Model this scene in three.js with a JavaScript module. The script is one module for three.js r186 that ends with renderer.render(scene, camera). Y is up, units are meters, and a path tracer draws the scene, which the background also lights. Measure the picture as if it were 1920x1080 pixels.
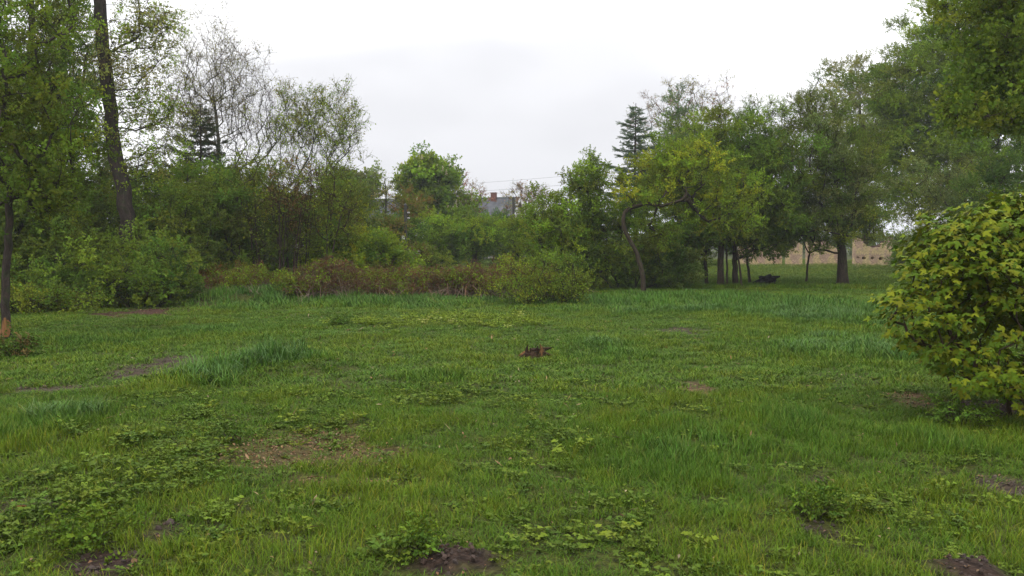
import * as THREE from 'three';
import { ImprovedNoise } from 'three/addons/math/ImprovedNoise.js';
import { mergeGeometries } from 'three/addons/utils/BufferGeometryUtils.js';

// ------------------------------------------------------------------ camera, sky, sun, exposure
const F = 1567, HORIZON = 458, EYE = 1.6;                 // lens in pixels of the 1920 x 1080 photograph, eye height in metres
const PITCH = Math.atan((540 - HORIZON) / F);
const scene = new THREE.Scene();
const camera = new THREE.PerspectiveCamera(2 * Math.atan(540 / F) * 180 / Math.PI, 16 / 9, 0.1, 3000);
camera.position.set(0, EYE, 0);
camera.rotation.set(-PITCH, 0, 0);

const perlin = new ImprovedNoise();
const nz = (x, y, z = 0.37) => perlin.noise(x, y, z);
const fbm = (x, y, z = 0.37, o = 4) => { let s = 0, a = 0.5, f = 1; for (let i = 0; i < o; i++) { s += a * nz(x * f, y * f, z + i * 7.3); f *= 2.03; a *= 0.5; } return s; };
const sstep = (a, b, x) => { const t = Math.min(1, Math.max(0, (x - a) / (b - a))); return t * t * (3 - 2 * t); };

function makeSky() {                                       // an even overcast, brighter overhead, with soft grey banks of cloud all round
  const W = 1024, H = 512, a = new Float32Array(W * H * 4);
  for (let j = 0; j < H; j++) {
    const el = ((j + 0.5) / H - 0.5) * Math.PI, ce = Math.cos(el), se = Math.sin(el);
    for (let i = 0; i < W; i++) {
      const az = ((i + 0.5) / W - 0.5) * 2 * Math.PI, x = Math.cos(az) * ce, z = Math.sin(az) * ce;
      const X = x * 1.9 + 31.995, Y = se * 4.5 + 15.65, Z = z * 1.9 + 15.385, c = 0.65 * nz(X, Y, Z) + 0.25 * nz(X * 2.1, Y * 2.1, Z * 2.1 + 7.3) + 0.1 * nz(X * 4.3, Y * 4.3, Z * 4.3 + 3.1);
      const grey = sstep(-0.1, 0.3, c) * 0.32 + sstep(-0.2, 0.4, fbm(x * 7, se * 16, z * 7, 4)) * 0.04;
      const L = (0.86 + 0.74 * Math.max(0, se)) * (1 - grey), k = (j * W + i) * 4;
      a[k] = L * (0.99 - 0.02 * grey); a[k + 1] = L * 0.99; a[k + 2] = L * (1.015 + 0.05 * grey); a[k + 3] = 1;
    }
  }
  const t = new THREE.DataTexture(a, W, H, THREE.RGBAFormat, THREE.FloatType);
  t.mapping = THREE.EquirectangularReflectionMapping; t.magFilter = t.minFilter = THREE.LinearFilter; t.wrapS = THREE.RepeatWrapping; t.needsUpdate = true;
  return t;
}
scene.background = makeSky();
scene.environment = scene.background;
const sun = new THREE.DirectionalLight(new THREE.Color(1, 0.97, 0.92), 0.6);
sun.position.set(-12, 40, -6); sun.target.position.set(0, 0, -22); scene.add(sun, sun.target);
sun.castShadow = true; sun.shadow.radius = 32; sun.shadow.mapSize.set(2048, 2048);
Object.assign(sun.shadow.camera, { left: -45, right: 45, top: 45, bottom: -45, near: 1, far: 140 });
scene.fog = new THREE.FogExp2(0xe6eaf0, 0.0007);
const renderer = new THREE.WebGLRenderer({ antialias: true });
renderer.toneMapping = THREE.LinearToneMapping; renderer.toneMappingExposure = 1.46; renderer.shadowMap.enabled = true;

// ------------------------------------------------------------------ helpers
const V = (x, y, z) => new THREE.Vector3(x, y, z);
function rng(seed) { let s = (seed * 2654435761) >>> 0; return () => { s = (s + 0x6D2B79F5) >>> 0; let t = s; t = Math.imul(t ^ (t >>> 15), t | 1); t ^= t + Math.imul(t ^ (t >>> 7), t | 61); return ((t ^ (t >>> 14)) >>> 0) / 4294967296; }; }
const CP = Math.cos(PITCH), SP = Math.sin(PITCH);
function at(px, py, d) { const x = (px - 960) / F * d, u = (540 - py) / F * d; return V(x, EYE - d * SP + u * CP, -(d * CP + u * SP)); }
function gp(px, py) { const u = (540 - py) / F, t = EYE / (SP - u * CP); return [(px - 960) / F * t, -(CP + u * SP) * t]; }   // where a pixel meets the level ground
function depthOf(x, z) { return -z; }
const used = new Map();
function numbered(n) { const k = used.get(n) || 0; used.set(n, k + 1); return k ? `${n}_${String(k).padStart(3, '0')}` : n; }
function tag(o, label, category, group, kind) { o.name = numbered(o.name); o.userData.label = label; if (category) o.userData.category = category; if (group) o.userData.group = group; if (kind) o.userData.kind = kind; scene.add(o); return o; }
function groupAt(name, p) { const g = new THREE.Group(); g.name = name; g.position.copy(p); return g; }
function part(parent, name, geo, mat, kind) { const m = new THREE.Mesh(geo, mat); m.name = name; if (kind) m.userData.kind = kind; parent.add(m); return m; }

class Acc {                                                // collects triangles into one geometry
  constructor() { this.p = []; this.i = []; this.u = []; this.c = []; }
  get n() { return this.p.length / 3; }
  v(x, y, z, u = 0, w = 0, c) { this.p.push(x, y, z); this.u.push(u, w); if (c) this.c.push(c[0], c[1], c[2]); return this.n - 1; }
  tri(a, b, c) { this.i.push(a, b, c); }
  tube(pts, rs, sides, c, cap = true) {
    const n = pts.length; if (n < 2) return;
    let t = pts[1].clone().sub(pts[0]).normalize(), s = Math.abs(t.y) < 0.9 ? V(0, 1, 0) : V(1, 0, 0), a = s.clone().cross(t).normalize(), len = 0; const first = this.n, q = V(), b = V(), t2 = V();
    for (let k = 0; k < n; k++) {
      if (k < n - 1) t2.copy(pts[k + 1]).sub(pts[k]).normalize(); else t2.copy(t);
      const tt = k ? t2.clone().add(t).normalize() : t2; a.addScaledVector(tt, -a.dot(tt)).normalize(); b.copy(tt).cross(a);
      if (k) len += pts[k].distanceTo(pts[k - 1]);
      for (let m = 0; m <= sides; m++) { const w = m / sides * 2 * Math.PI; q.copy(pts[k]).addScaledVector(a, Math.cos(w) * rs[k]).addScaledVector(b, Math.sin(w) * rs[k]); this.v(q.x, q.y, q.z, m / sides * Math.max(0.25, rs[0] * 6.28), len, c); }
      t = t2.clone();
    }
    for (let k = 0; k < n - 1; k++) for (let m = 0; m < sides; m++) { const o = first + k * (sides + 1) + m, r = o + sides + 1; this.tri(o, o + 1, r); this.tri(o + 1, r + 1, r); }
    if (cap && rs[n - 1] > 0.004) { const e = pts[n - 1], o = first + (n - 1) * (sides + 1), k = this.v(e.x, e.y, e.z, 0, len, c); for (let m = 0; m < sides; m++) this.tri(o + m, o + m + 1, k); }
  }
  geo(smooth = true) {
    const g = new THREE.BufferGeometry();
    g.setAttribute('position', new THREE.Float32BufferAttribute(this.p, 3)); g.setAttribute('uv', new THREE.Float32BufferAttribute(this.u, 2));
    if (this.c.length) g.setAttribute('color', new THREE.Float32BufferAttribute(this.c, 3));
    g.setIndex(this.i); if (smooth) g.computeVertexNormals(); return g;
  }
}

// ------------------------------------------------------------------ materials
function noiseTex(size, fn, srgb = true) {
  const a = new Uint8Array(size * size * 4);
  for (let j = 0; j < size; j++) for (let i = 0; i < size; i++) { const c = fn(i / size, j / size), k = (j * size + i) * 4; for (let q = 0; q < 3; q++) a[k + q] = Math.max(0, Math.min(255, c[q] * 255)); a[k + 3] = 255; }
  const t = new THREE.DataTexture(a, size, size); t.wrapS = t.wrapT = THREE.RepeatWrapping; t.magFilter = THREE.LinearFilter; t.minFilter = THREE.LinearMipmapLinearFilter; t.generateMipmaps = true; if (srgb) t.colorSpace = THREE.SRGBColorSpace; t.needsUpdate = true; return t;
}
const torus = (u, v, f, s) => { const a = u * 6.2832, b = v * 6.2832, R = f / 6.2832; return fbm(Math.cos(a) * R + s, Math.sin(a) * R + Math.cos(b) * R * 1.3, Math.sin(b) * R * 1.3 + s * 2, 4); };   // noise that tiles
const ridged = (u, v) => { const n = torus(u, v * 0.25, 14, 3.1) * 0.8 + torus(u, v, 22, 9.4) * 0.5; return n; };
const barkRelief = noiseTex(256, (u, v) => { const n = 0.5 + 1.1 * ridged(u, v); return [n, n, n]; }, false);
const barkTone = noiseTex(256, (u, v) => { const n = 0.78 + 0.5 * ridged(u, v), m = sstep(0.05, 0.3, torus(u, v, 5, 1.7)); return [n * (1 - 0.1 * m), n * (1 + 0.04 * m), n * (1 - 0.14 * m)]; });
const bark = (r, g, b) => new THREE.MeshPhysicalMaterial({ specularIntensity: 0.35, color: new THREE.Color(r, g, b), map: barkTone, bumpMap: barkRelief, bumpScale: 0.012, roughness: 0.92 });
const BARK = { dark: bark(0.088, 0.066, 0.044), grey: bark(0.12, 0.105, 0.09), red: bark(0.09, 0.058, 0.042), olive: bark(0.085, 0.075, 0.045), pine: bark(0.075, 0.056, 0.046), cane: bark(0.09, 0.055, 0.035) };
const leafMat = new THREE.MeshPhysicalMaterial({ color: 0xffffff, vertexColors: true, roughness: 0.9, transmission: 0.48, specularIntensity: 0.12, thickness: 0, side: THREE.DoubleSide });
const wetLeaf = new THREE.MeshPhysicalMaterial({ color: 0xffffff, vertexColors: true, roughness: 0.7, transmission: 0.22, specularIntensity: 0.18, thickness: 0, side: THREE.DoubleSide });
const grassMat = new THREE.MeshPhysicalMaterial({ color: 0xffffff, vertexColors: true, roughness: 0.62, transmission: 0.2, specularIntensity: 0.2, thickness: 0, side: THREE.DoubleSide });

const tuftMat = new THREE.MeshPhysicalMaterial({ color: 0xffffff, vertexColors: true, roughness: 0.42, transmission: 0.15, specularIntensity: 0.5, thickness: 0, side: THREE.DoubleSide });   // broad wet blades
// ------------------------------------------------------------------ leaves, sprays of leaves, grass clumps
function leaf(acc, b, dir, nrm, L, W, fold, c) {           // one folded leaf of two faces
  const side = dir.clone().cross(nrm).normalize(), m = b.clone().addScaledVector(dir, L * 0.45), t = b.clone().addScaledVector(dir, L).addScaledVector(nrm, -L * 0.18);
  const l = m.clone().addScaledVector(side, W / 2).addScaledVector(nrm, fold * W), r = m.clone().addScaledVector(side, -W / 2).addScaledVector(nrm, fold * W);
  const A = acc.v(b.x, b.y, b.z, 0, 0, c), T = acc.v(t.x, t.y, t.z, 0, 1, c), B = acc.v(l.x, l.y, l.z, 0, 0.5, c), C = acc.v(r.x, r.y, r.z, 1, 0.5, c);
  acc.tri(A, T, B); acc.tri(A, C, T);
}
const rdir = (r) => { const z = r() * 2 - 1, a = r() * 6.2832, s = Math.sqrt(1 - z * z); return V(s * Math.cos(a), z, s * Math.sin(a)); };
function spray({ len, n, L, W, seed, open = 0.9, side = 2, sideLen = 0.55, twigC = [0.5, 0.36, 0.28], dead = 0 }) {
  const r = rng(seed), acc = new Acc(), axes = [];         // a twig with side twigs, leaves in alternation along all of them
  const main = [V(0, 0, 0), V((r() - 0.5) * 0.12 * len, len * 0.5, (r() - 0.5) * 0.12 * len), V((r() - 0.5) * 0.3 * len, len, (r() - 0.5) * 0.3 * len)];
  axes.push(main);
  for (let k = 0; k < side; k++) { const s = main[0].clone().lerp(main[2], 0.15 + 0.6 * r()), d = rdir(r); d.y = 0.35 + 0.5 * r(); d.normalize(); axes.push([s, s.clone().addScaledVector(d, len * sideLen * 0.5), s.clone().addScaledVector(d, len * sideLen)]); }
  for (const a of axes) acc.tube(a, [0.005, 0.004, 0.002], 3, twigC, false);
  for (let k = 0; k < n; k++) {
    const a = axes[k % axes.length], t = 0.12 + 0.88 * r(), p = t < 0.5 ? a[0].clone().lerp(a[1], t * 2) : a[1].clone().lerp(a[2], t * 2 - 1), ax = a[2].clone().sub(a[0]).normalize();
    const d = rdir(r).multiplyScalar(open).add(ax.multiplyScalar(0.55)); d.y -= 0.15; d.normalize();
    const nr = rdir(r).multiplyScalar(0.65).add(V(0, 1, 0)).normalize(), s = 0.65 + 0.6 * r(), g = 0.8 + 0.4 * r(), yl = (r() - 0.5) * 0.25;
    const c = r() < dead ? [1.2, 0.74, 0.7] : [g * (1 + yl), g, g * (1 - yl)];
    leaf(acc, p.addScaledVector(d, 0.012), d, nr, L * s, W * s, 0.1 + 0.25 * r(), c);
  }
  return acc.geo();
}
const SPRAY = {
  ovate: spray({ len: 0.42, n: 22, L: 0.075, W: 0.05, seed: 11 }),
  small: spray({ len: 0.42, n: 20, L: 0.05, W: 0.034, seed: 12 }),
  sparse: spray({ len: 0.5, n: 9, L: 0.062, W: 0.045, seed: 13, side: 3, sideLen: 0.7 }),
  broad: spray({ len: 0.5, n: 18, L: 0.12, W: 0.09, seed: 14 }),
  narrow: spray({ len: 0.5, n: 22, L: 0.085, W: 0.03, seed: 15, side: 1, open: 0.7 }),
  bud: spray({ len: 0.55, n: 8, L: 0.055, W: 0.04, seed: 16, side: 4, sideLen: 0.7 }),
  bramble: spray({ len: 0.3, n: 12, L: 0.05, W: 0.04, seed: 17, twigC: [0.8, 0.4, 0.4] }),
  bronze: spray({ len: 0.4, n: 16, L: 0.06, W: 0.045, seed: 18, dead: 0.4 }),
};
{                                                          // a frond of needles
  const mk = (seed, len, wid, gap) => { const r = rng(seed), acc = new Acc(); acc.tube([V(0, 0, 0), V(0, len * 0.5, 0.02), V(0, len, -0.03)], [0.008, 0.006, 0.003], 3, [0.5, 0.4, 0.35], false);
    for (let k = 0; k < 44; k++) { const t = r(), s = k % 2 ? 1 : -1, d = V(s * (0.7 + 0.5 * r()), 0.55 + 0.3 * r(), (r() - 0.5) * 0.9).normalize(), g = 0.8 + 0.4 * r(); leaf(acc, V(0, t * len, 0), d, rdir(r), wid * (1.1 - 0.7 * t), gap, 0.1, [g, g, g]); } return acc.geo(); };
  SPRAY.spruce = mk(21, 0.6, 0.22, 0.03); SPRAY.larch = mk(22, 0.6, 0.14, 0.03);
  const acc = new Acc(), r = rng(23);                      // an upright candle of white chestnut flowers
  acc.tube([V(0, 0, 0), V(0, 0.24, 0)], [0.008, 0.004], 3, [0.5, 0.6, 0.3], false);
  for (let k = 0; k < 34; k++) { const t = r(), d = rdir(r); d.y = Math.abs(d.y) * 0.4; leaf(acc, V(0, 0.03 + t * 0.2, 0), d.normalize(), rdir(r), 0.06 * (1.2 - t), 0.05, 0.2, [1, 0.95, 0.85]); }
  SPRAY.candle = acc.geo();
}
function grassClump({ n, seed, width, spread, lean, curl, seedhead = 0 }) {   // blades one unit tall
  const r = rng(seed), acc = new Acc();
  for (let k = 0; k < n; k++) {
    const a = r() * 6.2832, q = spread * Math.sqrt(r()), x = Math.cos(a) * q, z = Math.sin(a) * q, b = r() * 6.2832, h = 0.45 + 0.55 * r(), ln = lean * (0.3 + r()), w = width * (0.7 + 0.6 * r());
    const dx = Math.cos(b), dz = Math.sin(b), sx = -dz, sz = dx, g = 0.78 + 0.44 * r(), yl = (r() - 0.5) * 0.3, pk = r(), c = pk < 0.065 ? [1.9, 1.2, 2.2] : pk < 0.09 ? [1.9, 1.45, 3.5] : [g * (1 + yl), g, g];
    const P = (t) => [x + dx * ln * (t * t * (1 + curl * t)), h * (t - 0.28 * curl * t * t * t), z + dz * ln * (t * t * (1 + curl * t))], rows = [];
    for (const [t, ww] of [[0, 0.8], [0.45, 1], [0.8, 0.62]]) { const p = P(t); rows.push(acc.v(p[0] + sx * w * ww / 2, p[1], p[2] + sz * w * ww / 2, 0, t, c), acc.v(p[0] - sx * w * ww / 2, p[1], p[2] - sz * w * ww / 2, 1, t, c)); }
    const p = P(1), t = acc.v(p[0], p[1], p[2], 0.5, 1, c);
    for (let m = 0; m < 2; m++) { const o = rows[m * 2]; acc.tri(o, o + 1, o + 2); acc.tri(o + 1, o + 3, o + 2); }
    acc.tri(rows[4], rows[5], t);
  }
  for (let k = 0; k < seedhead; k++) {
    const a = r() * 6.2832, x = Math.cos(a) * spread, z = Math.sin(a) * spread, tx = x + (r() - 0.5) * lean * 2, tz = z + (r() - 0.5) * lean * 2, h = 1.1 + 0.35 * r(), s = V(x, 0, z), e = V(tx, h, tz), c = [1.5, 1.25, 1.6];
    acc.tube([s, s.clone().lerp(e, 0.6), e], [width * 0.25, width * 0.2, width * 0.1], 3, c, false);
    for (let m = 0; m < 6; m++) leaf(acc, s.clone().lerp(e, 0.78 + 0.2 * r()), rdir(r).add(V(0, 0.8, 0)).normalize(), rdir(r), 0.14, width * 1.2, 0.1, c);
  }
  return acc.geo();
}
function scatter(name, geo, mat, list, parent, label, category) {   // list of [position, quaternion, scale, colour]
  const m = new THREE.InstancedMesh(geo, mat, list.length), M = new THREE.Matrix4();
  list.forEach(([p, q, s, c], k) => { M.compose(p, q, s); m.setMatrixAt(k, M); m.setColorAt(k, c); });
  m.name = name; m.userData.kind = 'stuff'; if (parent) parent.add(m); else tag(m, label, category, null, 'stuff'); return m;
}

// ------------------------------------------------------------------ the ground
const pe = (px, py, rx, ry, k = 1, turn = 0) => { const c = gp(px, py), a = gp(px, py - ry), b = gp(px, py + ry); return { x: c[0], z: (a[1] + b[1]) / 2, rx: rx / F * -c[1], rz: Math.max(0.12, Math.abs(a[1] - b[1]) / 2), k, s: Math.sin(turn), c: Math.cos(turn) }; };
const inside = (e, x, z, wob = 0.35, lo = 0.65, hi = 1.1) => { const dx = x - e.x, dz = z - e.z, u = (dx * e.c + dz * e.s) / e.rx, v = (dz * e.c - dx * e.s) / e.rz; if (u * u + v * v > 4) return 0; const q = Math.sqrt(u * u + v * v) + wob * fbm(x * 2.2, z * 2.2, 5.5, 3) * 2; return 1 - sstep(lo, hi, q); };
const DARK = [0.05, 0.032, 0.024], MOSS = [0.115, 0.084, 0.03], MUD = [0.085, 0.062, 0.044], STRAW = [0.16, 0.1, 0.055];
const BARE = [[pe(285, 694, 72, 27), MUD], [pe(580, 850, 190, 50), MOSS], [pe(860, 1047, 80, 30), DARK], [pe(1545, 990, 52, 25), DARK], [pe(1822, 1068, 62, 30), DARK], [pe(1715, 757, 52, 17), STRAW], [pe(1285, 623, 40, 8), MUD],
  [pe(275, 587, 85, 12), [0.09, 0.045, 0.03]], [pe(1308, 730, 32, 10), STRAW], [pe(185, 1052, 62, 26), DARK], [pe(300, 994, 32, 17), DARK], [pe(1880, 906, 52, 17), MUD], [pe(60, 952, 60, 10), MUD], [pe(130, 735, 100, 7), MUD], [pe(1535, 895, 26, 13), DARK], [pe(700, 900, 60, 12), MOSS], [pe(1850, 775, 110, 22), DARK], [pe(640, 925, 20, 10), DARK]];
const TALL = [[pe(395, 715, 75, 17), 0.36], [pe(520, 690, 85, 16), 0.38], [pe(50, 815, 110, 45), 0.2], [pe(455, 572, 110, 14), 0.31], [pe(700, 566, 260, 12), 0.31], [pe(1300, 572, 300, 20), 0.31], [pe(1560, 590, 220, 30), 0.30], [pe(1600, 660, 190, 40), 0.20], [pe(1290, 850, 190, 70), 0.13], [pe(1480, 800, 140, 60), 0.11], [pe(150, 640, 190, 20), 0.12], [pe(1130, 660, 110, 30), 0.14], [pe(420, 625, 150, 16), 0.12], [pe(820, 720, 110, 20), 0.10], [pe(1780, 830, 160, 30), 0.11]];
const WEED = [[pe(200, 930, 260, 110), 1], [pe(1090, 1010, 190, 60), 0.9], [pe(350, 810, 260, 40), 0.7], [pe(880, 745, 190, 22), 0.7], [pe(1700, 965, 130, 30), 0.8], [pe(1510, 960, 60, 20), 1], [pe(600, 790, 140, 18), 0.6], [pe(1000, 850, 140, 40), 0.6], [pe(730, 1030, 60, 25), 1], [pe(1480, 1050, 120, 30), 0.6], [pe(200, 820, 120, 25), 0.7]];
const BLOOM = [pe(840, 603, 150, 12), pe(740, 612, 120, 8), pe(930, 612, 90, 6)];
const MOUND = [[pe(455, 565, 90, 10), 0.28], [pe(650, 545, 200, 8), 0.2], [pe(860, 1042, 72, 20), 0.05], [pe(1822, 1064, 54, 22), 0.06], [pe(520, 695, 160, 18), 0.06]];
function groundY(x, z) {
  let y = 0.07 * nz(x * 0.16, z * 0.16, 2.2) + 0.035 * nz(x * 0.55, z * 0.55, 4.1) + 0.012 * nz(x * 2.1, z * 2.1, 8.4);
  for (const [e, h] of MOUND) y += h * inside(e, x, z, 0.1);
  return y * sstep(0, 3, Math.hypot(x, z));
}
const bareAt = (x, z) => { let k = 0, c = null; for (const [e, col] of BARE) { const q = inside(e, x, z, 0.8, 0.5, 1.25); if (q > k) { k = q; c = col; } } return [k, c]; };
const tallAt = (x, z) => { let h = 0; for (const [e, t] of TALL) h = Math.max(h, t * inside(e, x, z, 0.55, 0.05, 1.35)); return h * (0.75 + 1.1 * Math.max(-0.5, fbm(x * 1.3, z * 1.3, 15.2, 3))) * 1.2; };
const soilTone = noiseTex(512, (u, v) => { const n = 0.8 + 0.55 * torus(u, v, 26, 4.4) + 0.35 * torus(u, v, 70, 2.2); return [n, n * 0.99, n * 0.97]; });
const soilRelief = noiseTex(512, (u, v) => { const n = 0.5 + 0.7 * torus(u, v, 40, 6.4) + 0.5 * torus(u, v, 90, 1.2); return [n, n, n]; }, false);
{
  const NX = 300, NZ = 330, acc = new Acc(), xs = [], zs = [];
  for (let i = 0; i <= NX; i++) { const u = i / NX * 2 - 1; xs.push(Math.sign(u) * (22 * Math.abs(u) + 600 * Math.pow(Math.abs(u), 9))); }
  for (let j = 0; j <= NZ; j++) { const u = j / NZ; zs.push(6 - 44 * u - 900 * Math.pow(u, 10)); }
  for (let j = 0; j <= NZ; j++) for (let i = 0; i <= NX; i++) {
    const x = xs[i], z = zs[j], [k, c] = bareAt(x, z), g = fbm(x * 0.8, z * 0.8, 1.1), base = [0.07 + 0.02 * g, 0.085 + 0.03 * g, 0.014], w = Math.min(1, k * 1.1), b = base, cc = c || b;
    acc.v(x, groundY(x, z), z, x / 1.7, z / 1.7, [0, 1, 2].map((q) => b[q] * (1 - w) + cc[q] * w));
  }
  for (let j = 0; j < NZ; j++) for (let i = 0; i < NX; i++) { const o = j * (NX + 1) + i, r = o + NX + 1; acc.tri(o, o + 1, r); acc.tri(o + 1, r + 1, r); }
  const g = new THREE.Mesh(acc.geo(), new THREE.MeshPhysicalMaterial({ specularIntensity: 0.3, vertexColors: true, map: soilTone, bumpMap: soilRelief, bumpScale: 0.02, roughness: 0.95 }));
  g.name = 'ground'; tag(g, 'uneven meadow ground with moss and bare brown earth', 'ground', null, 'structure');
}
const onGround = (x, z, up = 0) => V(x, groundY(x, z) + up, z);
const footOf = (px, d) => { const x = (px - 960) / F * d; return onGround(x, -d); };

// ------------------------------------------------------------------ trees and shrubs
const UP = V(0, 1, 0);
function grow(g, { roots, targets, tip = 0.008, minY = 0, bark, limbName = 'limb', k = 0.55, wob = 0.12, sides = 6, r, pow = 0.48, chainFrom = 'trunk', bias = 1, straight = 0 }) {
  // every target is joined to the nearest wood that is already there, lower wood first; what leaves the trunk is one limb
  const nodes = roots.map((n, i) => ({ p: n.p, r: n.r, parent: -1, chain: chainFrom === 'trunk' ? -1 : i, kids: [], w: 0, fixed: chainFrom === 'trunk' }));
  let chains = roots.length;
  const near = (b) => Math.min(...roots.map((n) => n.p.distanceTo(b)));
  const order = targets.map((b) => [near(b), b]).sort((a, b) => a[0] - b[0]).map((a) => a[1]);
  for (const b of order) {
    let best = -1, cost = 1e9;
    nodes.forEach((n, i) => { if (n.fixed && n.p.y < minY) return; const dx = b.x - n.p.x, dy = b.y - n.p.y, dz = b.z - n.p.z, L = Math.hypot(dx, dy, dz), c = L * (1 + 0.9 * Math.max(0, k - dy / (L + 1e-6))) * (n.fixed ? 1 : bias); if (c < cost) { cost = c; best = i; } });
    if (best < 0) best = nodes.length - 1;
    let a = nodes[best], ai = best, chain = a.fixed ? chains++ : a.chain; const L = a.p.distanceTo(b), m = Math.max(2, Math.min(6, Math.round(L / 0.35))), from = a.p.clone(), out = b.clone().sub(from); out.y = 0; const bend = (0.06 + 0.16 * r()) * L * (straight ? -0.25 : 1);
    for (let s = 1; s <= m; s++) {
      const t = s / m, p = from.clone().lerp(b, t); p.y += -bend * Math.sin(Math.PI * t) * 0.5; if (s < m) p.add(rdir(r).multiplyScalar(wob * L / m));
      nodes.push({ p, parent: ai, chain, kids: [], w: s === m ? 1 : 0, fixed: false }); nodes[ai].kids.push(nodes.length - 1); ai = nodes.length - 1;
    }
  }
  for (let i = nodes.length - 1; i >= 0; i--) if (nodes[i].parent >= 0) nodes[nodes[i].parent].w += nodes[i].w;
  const rad = (n) => tip * Math.pow(Math.max(1, n.w), pow);
  const strands = new Map(), walk = [];
  nodes.forEach((n, i) => { if (n.parent < 0) n.kids.forEach((q) => walk.push([i, q])); });
  while (walk.length) {
    const [s, q] = walk.pop(), pts = [nodes[s].p], rs = []; let c = q; const first = nodes[s].fixed || nodes[s].parent < 0 ? rad(nodes[q]) * 1.15 : Math.min(rad(nodes[s]), rad(nodes[q]) * 1.2); rs.push(first);
    for (; ;) { pts.push(nodes[c].p); rs.push(rad(nodes[c]) * (nodes[c].kids.length ? 1 : 0.5)); const ks = nodes[c].kids.slice().sort((x, y) => nodes[y].w - nodes[x].w); if (!ks.length) break; for (const o of ks.slice(1)) walk.push([c, o]); c = ks[0]; }
    const ch = nodes[q].chain; if (!strands.has(ch)) strands.set(ch, new Acc()); strands.get(ch).tube(pts, rs, rs[0] > 0.02 ? sides : 4);
  }
  for (const [ch, acc] of strands) part(g, limbName, acc.geo(), bark);
  return strands;
}
const hue = (c, r, v = 0.16, h = 0.12) => { const k = 1 + (r() - 0.5) * 2 * v, y = (r() - 0.5) * 2 * h; return [c[0] * k * (1 + y), c[1] * k, c[2] * k * (1 - y)]; };
const stats = [];
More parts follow.
